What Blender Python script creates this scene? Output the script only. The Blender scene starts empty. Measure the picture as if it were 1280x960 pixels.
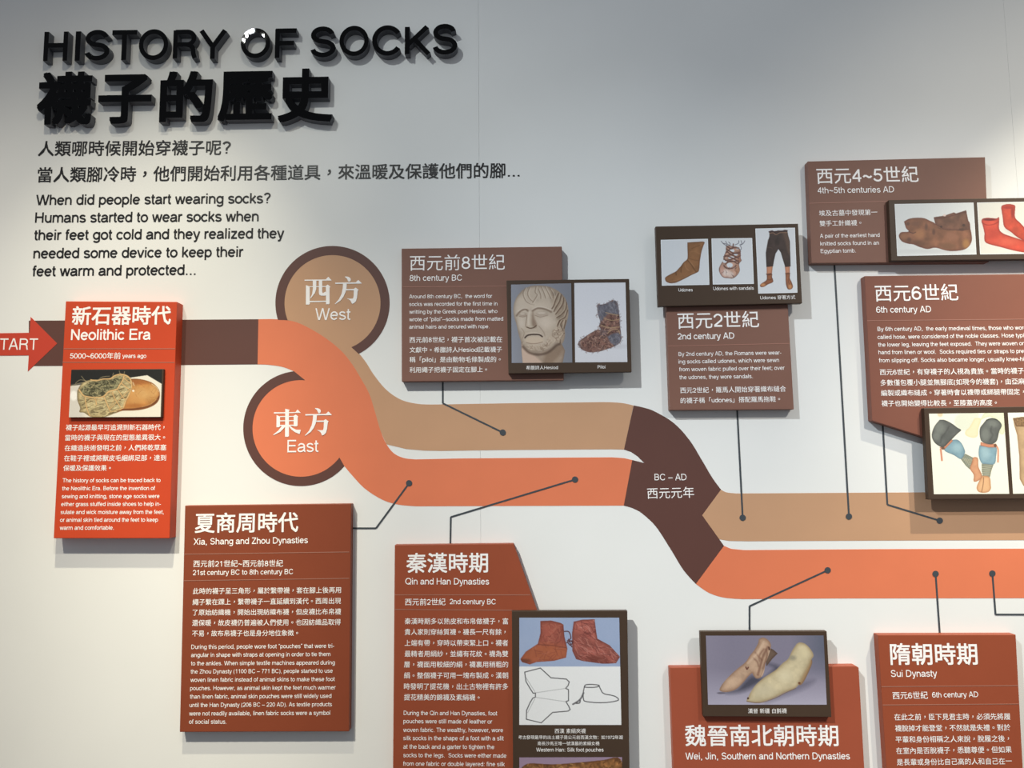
import bpy, bmesh, math, random
import numpy as np
from mathutils import Matrix, Vector

SC = bpy.context.scene
COL = SC.collection

# ------------------------------------------------------------------ camera
F_PX, D, CZ = 1000.0, 1.8, 1.5
PITCH, YAW, ROLL = math.radians(5.888), math.radians(0.786), math.radians(-0.488)
CAM = Vector((0, -D, CZ))
Rx = Matrix.Rotation(PITCH, 3, 'X'); Rz = Matrix.Rotation(YAW, 3, 'Z')
BASE = Matrix(((1, 0, 0), (0, 0, -1), (0, 1, 0)))
MR = Rz @ Rx @ BASE @ Matrix.Rotation(ROLL, 3, 'Z')
cam_d = bpy.data.cameras.new('camera')
cam_d.sensor_fit = 'HORIZONTAL'; cam_d.sensor_width = 36; cam_d.lens = 36 * F_PX / 1280
cam_d.clip_start = 0.01
cam = bpy.data.objects.new('camera', cam_d); COL.objects.link(cam)
cam.matrix_world = Matrix.Translation(CAM) @ MR.to_4x4()
SC.camera = cam

# ------------------------------------------------------------------ world, lamps, exposure
SC.view_settings.view_transform = 'Standard'; SC.view_settings.look = 'None'
SC.view_settings.gamma = 1; SC.view_settings.use_curve_mapping = False
SC.view_settings.exposure = 0.04
w = bpy.data.worlds.new('world'); SC.world = w; w.use_nodes = True
bg = w.node_tree.nodes['Background']
bg.inputs[0].default_value = (0.88, 0.94, 1.03, 1); bg.inputs[1].default_value = 0.28


def spot(name, loc, aim, energy, color, angle=70, blend=1.0, radius=0.03):
    l = bpy.data.lights.new(name, 'SPOT'); l.energy = energy; l.color = color
    l.spot_size = math.radians(angle); l.spot_blend = blend; l.shadow_soft_size = radius
    o = bpy.data.objects.new(name, l); COL.objects.link(o); o.location = loc
    o.rotation_euler = (Vector(aim) - Vector(loc)).to_track_quat('-Z', 'Y').to_euler()
    return o


# the left track head is a cluster of five small LED spots; the glossy black letters mirror them
LED = [(-1.406, -2.1, 3.675), (-1.391, -2.1, 3.696), (-1.362, -2.1, 3.726), (-1.398, -2.1, 3.714), (-1.307, -2.1, 3.697)]
for p_ in LED:
    spot('track_spot_left', p_, (-0.3, 0, 1.6), 12.6, (0.97, 1.0, 0.90), 44, 1.0, 0.0065)
spot('track_spot_left', (-1.36, -2.12, 3.78), (0.0, 0, 0.4), 332, (1.0, 0.94, 0.79), 36, 1.0, 0.02)
spot('track_spot_left', (-1.42, -2.12, 3.78), (-1.5, 0, 1.0), 138, (1.0, 0.92, 0.76), 44, 1.0, 0.02)
spot('track_spot_left', (-1.38, -2.12, 3.72), (0.9, 0, 1.0), 189, (0.85, 0.94, 1.0), 36, 1.0, 0.02)
spot('track_spot_left', (-1.38, -2.12, 3.74), (0.9, 0, 1.6), 91, (0.85, 0.94, 1.0), 52, 1.0, 0.02)
spot('track_spot_centre', (0.12, -2.1, 3.8), (-1.2, 0, 1.6), 104, (1.0, 0.92, 0.74), 36, 1.0, 0.02)
spot('track_spot_right', (2.0, -2.6, 3.7), (1.35, 0, 1.6), 156, (1.0, 0.92, 0.76), 42, 1.0, 0.02)
spot('track_spot_right', (2.06, -2.6, 3.7), (0.9, 0, 1.3), 130, (0.97, 0.99, 1.0), 30, 1.0, 0.02)
spot('wall_washer_left', (-0.66, -0.95, 3.3), (-0.9, 0, 1.5), 82, (1.0, 0.92, 0.70), 36, 1.0, 0.012)
spot('wall_washer_left', (-0.66, -0.93, 3.3), (-0.9, 0, 0.0), 94, (1.0, 0.92, 0.68), 36, 1.0, 0.012)
spot('wall_washer_right', (1.55, -0.85, 3.3), (1.3, 0, 1.2), 220, (1.0, 0.92, 0.72), 44, 1.0, 0.012)


# ------------------------------------------------------------------ pixel -> wall plane
def P(x, y, t=0.0):
    d = MR @ Vector((x - 640, 480 - y, -F_PX))
    return CAM + d * ((D - t) / d.y)


FR = dict(a=(0, 0, 3.7647), b=(330, 0, 3.7647), c=(0, 170, 3.7647), d=(330, 170, 3.7647), e=(0, 360, 5.3333),
          f=(60, 510, 5.3333), g=(280, 300, 5.818), h=(280, 450, 4.8), i=(490, 295, 4.129), j=(500, 355, 8),
          k=(625, 340, 7.109), l=(800, 270, 5.818), m=(820, 380, 6.737), n=(995, 190, 4.491), o=(1070, 335, 4.924),
          p=(1080, 490, 6.4), q=(220, 620, 5.335), r=(220, 780, 5.565), s=(480, 670, 5.818), t=(480, 820, 5.818),
          u=(630, 750, 4.571), v=(820, 780, 4.741), w=(1080, 780, 5.333), x=(780, 480, 2.56), y=(420, 440, 3.2),
          z=(1040, 620, 4.8), px=(0, 0, 1), neo=(80, 455, 9.846), ud=(818, 290, 12), sa=(880, 290, 12),
          tr=(940, 280, 9.143), eg=(1110, 245, 7.529), me=(1155, 505, 7.68), si=(640, 765, 4.923),
          we=(875, 785, 7.529), W=(375, 340, 14.765), E=(335, 505, 14.765), ar=(0, 385, 10.667))


def Z(fr, x, y):
    x0, y0, s = FR[fr]
    return (x0 + x / s, y0 + y / s)


def ZP(fr, pts):
    return [Z(fr, *p) for p in pts]


# ------------------------------------------------------------------ materials
def srgb(c):
    return [((v / 255) / 12.92 if v / 255 <= 0.04045 else ((v / 255 + 0.055) / 1.055) ** 2.4) for v in c]


MATS = {}


def mat(name, rgb, rough=0.5, var=0.04, nscale=60.0, bump=0.0, bscale=400.0, spec=0.5, coat=0.0):
    if name in MATS: return MATS[name]
    m = bpy.data.materials.new(name); m.use_nodes = True
    nt = m.node_tree; b = nt.nodes['Principled BSDF']
    c = srgb(rgb)
    tc = nt.nodes.new('ShaderNodeTexCoord')
    n = nt.nodes.new('ShaderNodeTexNoise'); n.inputs['Scale'].default_value = nscale
    n.inputs['Detail'].default_value = 4
    nt.links.new(tc.outputs['Object'], n.inputs['Vector'])
    r = nt.nodes.new('ShaderNodeValToRGB')
    r.color_ramp.elements[0].position = 0.3; r.color_ramp.elements[1].position = 0.7
    r.color_ramp.elements[0].color = [v * (1 - var) for v in c] + [1]
    r.color_ramp.elements[1].color = [min(1, v * (1 + var)) for v in c] + [1]
    nt.links.new(n.outputs['Fac'], r.inputs['Fac'])
    nt.links.new(r.outputs['Color'], b.inputs['Base Color'])
    b.inputs['Roughness'].default_value = rough
    b.inputs['Specular IOR Level'].default_value = spec
    if coat: b.inputs['Coat Weight'].default_value = coat; b.inputs['Coat Roughness'].default_value = 0.04
    if bump:
        n2 = nt.nodes.new('ShaderNodeTexNoise'); n2.inputs['Scale'].default_value = bscale
        n2.inputs['Detail'].default_value = 3
        nt.links.new(tc.outputs['Object'], n2.inputs['Vector'])
        bp = nt.nodes.new('ShaderNodeBump'); bp.inputs['Strength'].default_value = bump
        bp.inputs['Distance'].default_value = 0.001
        nt.links.new(n2.outputs['Fac'], bp.inputs['Height']); nt.links.new(bp.outputs['Normal'], b.inputs['Normal'])
    MATS[name] = m
    return m


def print_mat():
    if 'photo_print' in MATS: return MATS['photo_print']
    m = bpy.data.materials.new('photo_print'); m.use_nodes = True
    nt = m.node_tree; b = nt.nodes['Principled BSDF']
    a = nt.nodes.new('ShaderNodeAttribute'); a.attribute_name = 'ink'
    n = nt.nodes.new('ShaderNodeTexNoise'); n.inputs['Scale'].default_value = 900
    mx = nt.nodes.new('ShaderNodeMix'); mx.data_type = 'RGBA'; mx.blend_type = 'OVERLAY'
    mx.inputs[0].default_value = 0.06
    nt.links.new(a.outputs['Color'], mx.inputs[6]); nt.links.new(n.outputs['Color'], mx.inputs[7])
    nt.links.new(mx.outputs[2], b.inputs['Base Color'])
    b.inputs['Roughness'].default_value = 0.45; b.inputs['Specular IOR Level'].default_value = 0.35
    MATS['photo_print'] = m
    return m


M_WALL = mat('wall_paint', (232, 232, 230), 0.55, 0.012, 6, 0.10, 500, 0.4)
M_SUB = mat('wall_substrate', (150, 150, 148), 0.8)
M_FLOOR = mat('floor_carpet', (120, 118, 116), 0.9, 0.1, 90, 0.3)
M_GLOSS = mat('black_gloss_acrylic', (4, 4, 5), 0.012, 0.02, 60, 0, 400, 0.15)
M_SIDE = mat('letter_side_grey', (86, 88, 93), 0.45, 0.05, 40, 0, 400, 0.3)
M_BLACK = mat('black_vinyl', (16, 13, 14), 0.4, 0.03)
M_WHITE = mat('white_print', (250, 246, 244), 0.5, 0.01)
M_TAN = mat('tan_vinyl', (194, 150, 116), 0.5, 0.02, 12, 0.05)
M_ORANGE = mat('orange_vinyl', (222, 122, 84), 0.5, 0.02, 12, 0.05)
M_BROWN = mat('dark_brown_vinyl', (92, 57, 49), 0.5, 0.02, 12, 0.05)
M_START = mat('red_orange_vinyl', (196, 62, 40), 0.5, 0.03, 12, 0.05)
M_CALL = mat('slate_vinyl', (62, 68, 74), 0.5, 0.03)
M_NEO = mat('board_red_orange', (198, 70, 37), 0.5, 0.02, 20, 0.06, 400, 0.3)
M_WEST = mat('board_umber', (128, 91, 78), 0.5, 0.02, 20, 0.06, 400, 0.3)
M_EAST = mat('board_rust', (150, 74, 48), 0.5, 0.02, 20, 0.06, 400, 0.3)
M_EAST2 = mat('board_terracotta', (160, 80, 56), 0.5, 0.02, 20, 0.06, 400, 0.3)
M_SIXTH = mat('board_umber_red', (130, 81, 66), 0.5, 0.02, 20, 0.06, 400, 0.3)
M_PIC = mat('board_dark_umber', (70, 54, 42), 0.5, 0.03, 20, 0.06, 400, 0.3)
M_XIA = mat('board_chestnut', (134, 66, 42), 0.5, 0.02, 20, 0.06, 400, 0.3)
M_RULE = mat('pale_rule_print', (160, 112, 96), 0.5, 0.01)
M_EDGE = mat('picture_edge_black', (30, 26, 24), 0.5, 0.03)


# ------------------------------------------------------------------ object helpers
def tag(o, label=None, cat=None, group=None, kind=None):
    if label: o['label'] = label
    if cat: o['category'] = cat
    if group: o['group'] = group
    if kind: o['kind'] = kind
    return o


ORG = {}


def empty(name, loc, label, cat, group=None):
    o = bpy.data.objects.new(name, None); COL.objects.link(o); o.location = loc
    o.empty_display_size = 0.05
    ORG[o] = Vector(loc)
    return tag(o, label, cat, group)


def link(name, me, m, parent=None, origin=None):
    """mesh is in world coordinates; moved so that its origin sits at the parent's (or at origin)"""
    org = ORG[parent] if parent else Vector(origin or (0, 0, 0))
    me.transform(Matrix.Translation(-org))
    if m: me.materials.append(m)
    o = bpy.data.objects.new(name, me); COL.objects.link(o)
    if parent: o.parent = parent
    else: o.location = org
    ORG[o] = org
    return o


def prism(name, pts, t0, t1, m, parent=None, bevel=0.0, origin=None, m_side=None, wpts=None):
    """polygon of front-face pixels at depth t1, extruded straight back to depth t0"""
    W = [P(x, y, t1) for x, y in pts] if wpts is None else [Vector((x, -t1, z)) for x, z in wpts]
    bm = bmesh.new()
    fv = [bm.verts.new(p) for p in W]
    bv = [bm.verts.new((p.x, -t0, p.z)) for p in W]
    f = bm.faces.new(fv); n = len(fv)
    bm.faces.new(list(reversed(bv)))
    sides = [bm.faces.new((fv[i], fv[(i + 1) % n], bv[(i + 1) % n], bv[i])) for i in range(n)]
    bmesh.ops.recalc_face_normals(bm, faces=bm.faces)
    if m_side:
        for s_ in sides: s_.material_index = 1
    if bevel:
        es = [e for e in f.edges] + [e for e in bm.edges if len(e.link_faces) == 2 and abs(e.verts[0].co.y - e.verts[1].co.y) > 1e-6]
        bmesh.ops.bevel(bm, geom=es, offset=bevel, segments=2, profile=0.5, affect='EDGES')
    me = bpy.data.meshes.new(name); bm.to_mesh(me); bm.free()
    o = link(name, me, m, parent, origin)
    if m_side: o.data.materials.append(m_side)
    return o


def strip_pts(a, b, wpx):
    ax, ay = a; bx, by = b; L = math.hypot(bx - ax, by - ay)
    nx, ny = -(by - ay) / L * wpx / 2, (bx - ax) / L * wpx / 2
    return [(ax + nx, ay + ny), (bx + nx, by + ny), (bx - nx, by - ny), (ax - nx, ay - ny)]


# ------------------------------------------------------------------ glyphs
_fc = bpy.data.curves.new('glyph', 'FONT'); _fc.size = 1
_fo = bpy.data.objects.new('glyph', _fc); COL.objects.link(_fo)


def bake(body, res=2):
    _fc.body = body; _fc.resolution_u = res
    dg = bpy.context.evaluated_depsgraph_get(); dg.update()
    me = bpy.data.meshes.new_from_object(_fo.evaluated_get(dg))
    v = np.zeros(len(me.vertices) * 3); me.vertices.foreach_get('co', v)
    fs = [tuple(p.vertices) for p in me.polygons]
    bpy.data.meshes.remove(me)
    return v.reshape(-1, 3), fs


GC = {}
CADV = bake('國國')[0][:, 0].max() - bake('國')[0][:, 0].max()
KL_ = 0.735 * CADV / 100                       # latin capitals are 0.735 of the CJK em


# Latin letters: a plain grotesque drawn as centre-line strokes. Cap height 100, x-height 73, pen width 12.
# each glyph: advance, then strokes; a stroke mixes points (x, y) and arcs (cx, cy, rx, ry, start, end)
def V(x, y0=0, y1=100): return [(x, y0), (x, y1)]


def H(y, x0, x1): return [(x0, y), (x1, y)]


def DOT(x, y=0): return [(x, y), (x, y + 13)]


LATIN = {
    'A': (93, [(8, 0), (44, 100)], [(85, 0), (49, 100)], H(32, 20, 73)),
    'B': (93, V(16), [(16, 6), (48, 6), (50, 28.5, 29, 22.5, -90, 90), (16, 51)], [(16, 94), (46, 94), (48, 72.5, 26, 21.5, 90, -90), (16, 51)]),
    'C': (100, [(52, 50, 42, 45, 34, 326)]),
    'D': (100, V(16), [(16, 6), (46, 6), (46, 50, 42, 44, -90, 90), (16, 94)]),
    'E': (93, V(16), H(6, 10, 86), H(94, 10, 84), H(53, 10, 80)),
    'F': (85, V(16), H(94, 10, 80), H(51, 10, 72)),
    'G': (108, [(54, 50, 43, 45, 36, 340)], H(46, 56, 100), V(94, 0, 50)),
    'H': (100, V(16), V(84), H(53, 16, 84)),
    'I': (39, V(19.5)),
    'J': (69, [(53, 100), (53, 28), (31, 28, 22, 22.5, 0, -180), (9, 34)]),
    'K': (93, V(17), [(83, 100), (20, 35)], [(40, 56), (88, 0)]),
    'L': (77, V(16), H(6, 10, 72)),
    'M': (116, V(16), V(100), [(17, 100), (57, 4)], [(99, 100), (59, 4)]),
    'N': (100, V(16), V(84), [(16, 98), (84, 2)]),
    'O': (108, [(54, 50, 45, 45.5, 0, 360)]),
    'P': (93, V(16), [(16, 94), (52, 94), (54, 70, 27, 24, 90, -90), (16, 46)]),
    'Q': (108, [(54, 50, 45, 45.5, 0, 360)], [(60, 26), (94, -2)]),
    'R': (100, V(16), [(16, 94), (55, 94), (57, 71.5, 25, 22.5, 90, -90), (16, 49)], [(56, 49), (70, 45), (79, 35), (81, 16), (86, 0)]),
    'S': (93, [(46, 73.2, 30, 21.3, 10, 255), (47, 28, 33, 22.8, 76, -170)]),
    'T': (85, V(42.5), H(94, 3, 82)),
    'U': (100, [(16, 100), (16, 36), (50, 36, 34, 31, 180, 360), (84, 100)]),
    'V': (93, [(8, 100), (44, 0)], [(85, 100), (49, 0)]),
    'W': (131, [(7, 100), (34, 0)], [(65, 100), (38, 0)], [(66, 100), (93, 0)], [(124, 100), (97, 0)]),
    'X': (93, [(10, 100), (83, 0)], [(83, 100), (10, 0)]),
    'Y': (93, [(7, 100), (47, 42)], [(86, 100), (46, 42)], V(46.5, 0, 46)),
    'Z': (85, H(94, 8, 78), [(74, 94), (11, 6)], H(6, 6, 80)),
    'a': (77, [(37, 47.5, 25, 20, 165, 0), (62, 20), (64, 8), (73, 5)], [(62, 42), (48, 39), (30, 36.5), (28, 21, 19, 15.5, 100, 270), (38, 6.5), (54, 13), (62, 26)]),
    'b': (77, V(12.5), [(39.5, 36.5, 28, 31, 0, 360)]),
    'c': (69, [(37, 36.5, 29, 31, 38, 322)]),
    'd': (77, V(65), [(37.5, 36.5, 28, 31, 0, 360)]),
    'e': (77, H(38, 10, 67), [(38.5, 36.5, 29, 31, 2, 322)]),
    'f': (39, [(17, 0), (17, 82), (29, 82, 12, 12.5, 180, 90), (38, 94.5)], H(67, 2, 36)),
    'g': (77, [(37, 37.5, 28, 30, 0, 360)], [(65, 73), (65, -5), (38, -5, 27, 18, 0, -160)]),
    'h': (77, V(13), [(38.5, 42, 25.5, 25.5, 180, 0), (64, 0)]),
    'i': (31, V(15.5, 0, 73), V(15.5, 87, 100)),
    'j': (31, [(15.5, 73), (15.5, -14), (6, -14, 9.5, 9, 0, -90)], V(15.5, 87, 100)),
    'k': (69, V(13), [(60, 73), (15, 27)], [(28, 42), (63, 0)]),
    'l': (31, V(15.5)),
    'm': (116, V(13, 0, 73), [(36, 44, 22.5, 23.5, 180, 0), (58.5, 0)], [(81, 44, 22.5, 23.5, 180, 0), (103.5, 0)]),
    'n': (77, V(13, 0, 73), [(38.5, 42, 25.5, 25.5, 180, 0), (64, 0)]),
    'o': (77, [(38.5, 36.5, 30, 31, 0, 360)]),
    'p': (77, V(12.5, -28, 73), [(39.5, 36.5, 28, 31, 0, 360)]),
    'q': (77, V(65, -28, 73), [(37.5, 36.5, 28, 31, 0, 360)]),
    'r': (46, V(13, 0, 73), [(36, 42, 23, 25, 180, 100), (45, 67)]),
    's': (69, [(34, 53, 23, 14.5, 15, 255), (35, 20.5, 25, 15.2, 76, -168)]),
    't': (39, [(17, 93), (17, 20), (28, 20, 11, 14.5, 180, 270), (37, 5.5)], H(67, 2, 36)),
    'u': (77, [(13, 73), (13, 31), (38.5, 31, 25.5, 25.5, 180, 360), (64, 73)], V(64, 0, 30)),
    'v': (69, [(6, 73), (33, 0)], [(63, 73), (36, 0)]),
    'w': (100, [(6, 73), (27, 0)], [(49, 73), (29, 0)], [(51, 73), (71, 0)], [(94, 73), (73, 0)]),
    'x': (69, [(8, 73), (61, 0)], [(61, 73), (8, 0)]),
    'y': (69, [(6, 73), (35, 2)], [(63, 73), (38, 0), (32, -16), (24, -22), (10, -22)]),
    'z': (69, H(67, 6, 62), [(57, 67), (10, 6)], H(6, 5, 63)),
    '0': (77, [(38.5, 49, 29, 43.5, 0, 360)]),
    '1': (77, V(46, 0, 98), [(17, 76), (34, 79), (45, 95)]),
    '2': (77, [(38, 65, 28, 28, 168, -38), (12, 10)], H(6, 8, 68)),
    '3': (77, [(37, 71, 25, 21.5, 158, -90)], [(37, 27.5, 28.5, 22, 92, -165)]),
    '4': (77, V(54, 0, 98), [(54, 94), (9, 33)], H(28, 5, 72)),
    '5': (77, [(66, 92), (22, 92), (15, 50)], [(37, 32, 29, 26.5, 138, -162)]),
    '6': (77, [(39, 31, 28, 26, 0, 360)], [(40, 49, 30, 43.5, 42, 195)]),
    '7': (77, H(92, 8, 69), [(67, 90), (48, 60), (36, 30), (30, 0)]),
    '8': (77, [(38.5, 72, 23, 20.5, 0, 360)], [(38.5, 27.5, 28, 22.5, 0, 360)]),
    '9': (77, [(38, 67, 28, 26, 0, 360)], [(37, 49, 30, 43.5, 15, -138)]),
    '.': (39, DOT(19.5)), ',': (39, [(20, 12), (20, -1), (14, -15)]), ':': (39, DOT(19.5), DOT(19.5, 58)), ';': (39, DOT(19.5, 58), [(20, 12), (20, -1), (14, -15)]),
    '-': (46, H(34, 6, 40)), '–': (77, H(36, 2, 75)), '~': (81, [(10, 36), (20, 46), (32, 46), (50, 34), (62, 34), (72, 45)]),
    '(': (46, [(52, 36, 38, 66, 125, 235)]), ')': (46, [(-6, 36, 38, 66, -55, 55)]),
    '?': (77, [(38, 75, 26, 20, 172, -40), (40, 42), (39, 25)], DOT(39)),
    '“': (46, V(13, 76, 100), V(31, 76, 100)), '”': (46, V(13, 76, 100), V(31, 76, 100)), ' ': (39,)}


def stroke_mesh(items, pen, step):
    pts = []
    for it in items:
        if len(it) == 2: new_ = [it]
        else:
            cx, cy, rx, ry, a0, a1 = it; n = max(3, int(abs(a1 - a0) / step) + 1)
            new_ = [(cx + rx * math.cos(math.radians(a0 + (a1 - a0) * i / n)), cy + ry * math.sin(math.radians(a0 + (a1 - a0) * i / n))) for i in range(n + 1)]
        for p in new_:
            if not pts or math.hypot(p[0] - pts[-1][0], p[1] - pts[-1][1]) > 0.6: pts.append(p)
    closed = len(pts) > 4 and math.hypot(pts[0][0] - pts[-1][0], pts[0][1] - pts[-1][1]) < 0.7
    if closed: pts.pop()
    n = len(pts); h = pen / 2; L = []; R = []
    for i in range(n):
        p = np.array(pts[i]); a = np.array(pts[(i - 1) % n]) if (closed or i) else None; b = np.array(pts[(i + 1) % n]) if (closed or i < n - 1) else None
        d0 = None if a is None else (p - a) / np.linalg.norm(p - a); d1 = None if b is None else (b - p) / np.linalg.norm(b - p)
        if d0 is None: d0 = d1
        if d1 is None: d1 = d0
        t = d0 + d1; t = t / np.linalg.norm(t); nn = np.array([-t[1], t[0]])
        k = min(2.0, 1 / max(0.3, abs(nn @ np.array([-d0[1], d0[0]]))))
        L.append(p + nn * h * k); R.append(p - nn * h * k)
    v = []
    for l, r in zip(L, R): v += [l, r]
    f = [(2 * i + 1, 2 * ((i + 1) % n) + 1, 2 * ((i + 1) % n), 2 * i) for i in range(n if closed else n - 1)]
    return np.array(v), f


def is_cjk(ch): return ord(ch) > 0x2E80


def glyph(ch, res=2, pen=12.5):
    k = (ch, res, pen if ch in LATIN else 0)
    if k not in GC:
        if ch in LATIN:
            Vs, Fs, n = [np.zeros((0, 3))], [], 0
            for j, st in enumerate(LATIN[ch][1:]):
                v, f = stroke_mesh(st, pen, 9 if res > 2 else 22)
                Vs.append(np.column_stack([v * KL_, np.full(len(v), j * 2e-4)])); Fs += [tuple(i + n for i in q) for q in f]; n += len(v)
            GC[k] = (np.concatenate(Vs), Fs)
        else:
            GC[k] = bake(ch, res) if not ch.isspace() else (np.zeros((0, 3)), [])
    return GC[k]


def adv(ch):
    return LATIN[ch][0] * KL_ if ch in LATIN else CADV


def layout(text, off=0.0):
    """ returns verts(N,3), faces, and x where the part before the marker ends """
    V, Fc, x, nv, mark = [], [], 0.0, 0, None
    for ch in text:
        if ch == '¦': mark = x; continue
        v, f = glyph(ch, 2, 12.0 + off * 320)
        if len(v):
            if is_cjk(ch): v, f = thicken(v, f, off)
            v = v.copy()
            if ch in '，。':              # centred punctuation, as in traditional setting
                c = (v.max(0) + v.min(0)) / 2
                v += np.array([CADV * 0.5 - c[0], CADV * 0.36 - c[1], 0])
            v[:, 0] += x
            V.append(v); Fc += [tuple(i + nv for i in q) for q in f]; nv += len(v)
        x += adv(ch)
    return (np.concatenate(V), Fc, mark)


def thicken(v, f, d, axes=False):
    """heavier weight: copies shifted by d, each a hair in front of the last"""
    if d < 0.003: return v, f
    d *= CADV
    sh = [(0, 0), (d, d), (d, -d), (-d, d), (-d, -d)] + ([(d, 0), (-d, 0), (0, d), (0, -d)] if axes else [])
    V = np.concatenate([v + np.array([x * (1 - 0.03 * i), y * (1 - 0.03 * i), i * 4e-4]) for i, (x, y) in enumerate(sh)])
    return V, [tuple(j + k * len(v) for j in q) for k in range(len(sh)) for q in f]


def text_mesh(lines, t, off, ys, name):
    """lines: (frame, text, x0, y0, x1, y1[, kind]) ; y is the baseline (latin) or the bottom of the glyphs (CJK)"""
    AV, AF, n = [], [], 0
    for fr, txt, x0, y0, x1, y1, *rest in lines:
        v, f, mark = layout(txt, off)
        body = txt.split('¦')[0] if mark is not None else txt
        # ink extents of the fitted part
        core = body.rstrip('，。')
        vc, _, _ = layout(core, off)
        a, b = vc[:, 0].min(), vc[:, 0].max()
        q0, q1 = Z(fr, x0, y0), Z(fr, x1, y1)
        A, B = P(*q0, t), P(*q1, t)
        ux = (B - A); L = ux.length; ux.normalize()
        uz = Vector((-ux.z, 0, ux.x))
        s = L / (b - a)
        cj = any(is_cjk(c) for c in txt) or (rest and rest[0] == 'c')
        y_s = (rest[1] if len(rest) > 1 else (1.0 if cj else ys))
        lift = 0.085 if cj else 0.0
        X = (v[:, 0] - a) * s; Y = (v[:, 1] + lift * CADV) * s * y_s
        W = np.outer(X, ux) + np.outer(Y, uz) + np.array(A)
        W[:, 1] = -t - v[:, 2] * s
        AV.append(W); AF += [tuple(i + n for i in q) for q in f]; n += len(W)
    me = bpy.data.meshes.new(name)
    me.from_pydata(np.concatenate(AV).tolist(), [], AF)
    return me


def text(name, lines, t, parent=None, m=None, off=0.0, ys=1.06, origin=None, face=0.0004):
    me = text_mesh(lines, t + face, off, ys, name)
    return link(name, me, m or M_WHITE, parent, origin)


# ------------------------------------------------------------------ the setting
def box(name, lo, hi, m, parent=None, kind=None, bevel=0.0):
    o = prism(name, None, -hi[1], -lo[1], m, parent, bevel, wpts=[(lo[0], lo[2]), (hi[0], lo[2]), (hi[0], hi[2]), (lo[0], hi[2])])
    if kind: o['kind'] = kind
    return o


wall = box('wall_back', (-3.2, 0.012, 0), (3.2, 0.10, 3.4), M_SUB, kind='structure')
s1, s2 = P(600, 450).x, P(1264, 130).x
seams = [-3.2, s1 - (s2 - s1) * 2, s1 - (s2 - s1), s1, s2, s2 + (s2 - s1), 3.2]
for i in range(6):
    box('wall_panel', (seams[i] + 0.00012, 0, 0.0), (seams[i + 1] - 0.00012, 0.012, 3.4), M_WALL, wall, bevel=0.0003)
box('floor', (-3.2, -4.5, -0.06), (3.2, 0.10, 0.0), M_FLOOR, kind='structure')


# ------------------------------------------------------------------ raised heading letters
def raised(name, ch, x0, x1, yt, yb, off, label, group, t=0.021):
    v, f = glyph(ch, 4, 16.0)
    if is_cjk(ch): v, f = thicken(v, f, off, True)
    a, b = v.min(0), v.max(0)
    Lb, Rb, Tp = P(x0, (yt + yb) / 2, t), P(x1, (yt + yb) / 2, t), P((x0 + x1) / 2, yt, t)
    Bt = P((x0 + x1) / 2, yb, t)
    X = Lb.x + (v[:, 0] - a[0]) / (b[0] - a[0]) * (Rb.x - Lb.x)
    Zc = Bt.z + (v[:, 1] - a[1]) / (b[1] - a[1]) * (Tp.z - Bt.z)
    Y = -t - v[:, 2] * 0.02
    n = len(X)
    from collections import Counter
    bm = bmesh.new()
    vs = [bm.verts.new(p) for p in zip(X, Y, Zc)]
    fs = []
    for q in f:
        try: fs.append(bm.faces.new([vs[i] for i in q]))
        except ValueError: pass
    be = [e for e in bm.edges if len(e.link_faces) == 1]
    back = {}; sides = []
    for e in be:
        for w_ in e.verts:
            if w_ not in back: back[w_] = bm.verts.new((w_.co.x, 0, w_.co.z))
    for e in be:
        p, q = e.verts
        sides.append(bm.faces.new((p, q, back[q], back[p])))
    bmesh.ops.recalc_face_normals(bm, faces=bm.faces)
    for q in sides: q.material_index = 1
    me = bpy.data.meshes.new(name); bm.to_mesh(me); bm.free(); me.materials.append(M_GLOSS); me.materials.append(M_SIDE)
    o = link(name, me, None, None, ((Lb.x + Rb.x) / 2, 0, Bt.z))
    return tag(o, label, 'letter', group)


G1 = 'raised letters of the English heading'
HL = [('H', 54.7, 84.6, 39.6, 76.0, 'glossy black raised letter H, first letter of the English heading'),
      ('I', 94, 100.4, 39.2, 75.8, 'glossy black raised letter I between H and S'),
      ('S', 106.3, 137.0, 37.3, 75.6, 'glossy black raised letter S in the first word, left of the T'),
      ('T', 139.8, 170.7, 37.6, 74.9, 'glossy black raised letter T in the top heading'),
      ('O', 173.6, 210.2, 36.5, 75.0, 'glossy black raised letter O between T and R'),
      ('R', 216.4, 246.5, 37.0, 73.5, 'glossy black raised letter R in the top heading'),
      ('Y', 248.8, 283.2, 36.4, 73.4, 'glossy black raised letter Y ending the first word'),
      ('O', 301, 337.6, 35.2, 72.6, 'glossy black raised letter O with bright lamp reflections, beside the F'),
      ('F', 343.8, 370.4, 35.5, 72.2, 'glossy black raised letter F in the middle of the heading'),
      ('S', 388.2, 419.5, 33.0, 71.6, 'glossy black raised letter S starting the last word'),
      ('O', 424.3, 460.8, 32.2, 70.0, 'glossy black raised letter O between S and C'),
      ('C', 465.2, 500.2, 31.6, 69.6, 'glossy black raised letter C in the last word'),
      ('K', 506, 538.0, 31.5, 69.2, 'glossy black raised letter K in the last word'),
      ('S', 541.2, 571.6, 29.8, 68.2, 'glossy black raised letter S at the right end of the heading')]
for ch, x0, x1, yt, yb, lb in HL:
    raised('raised_letter', ch, x0, x1, yt, yb, 0.014, lb, G1)
G2 = 'raised characters of the Chinese heading'
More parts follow.
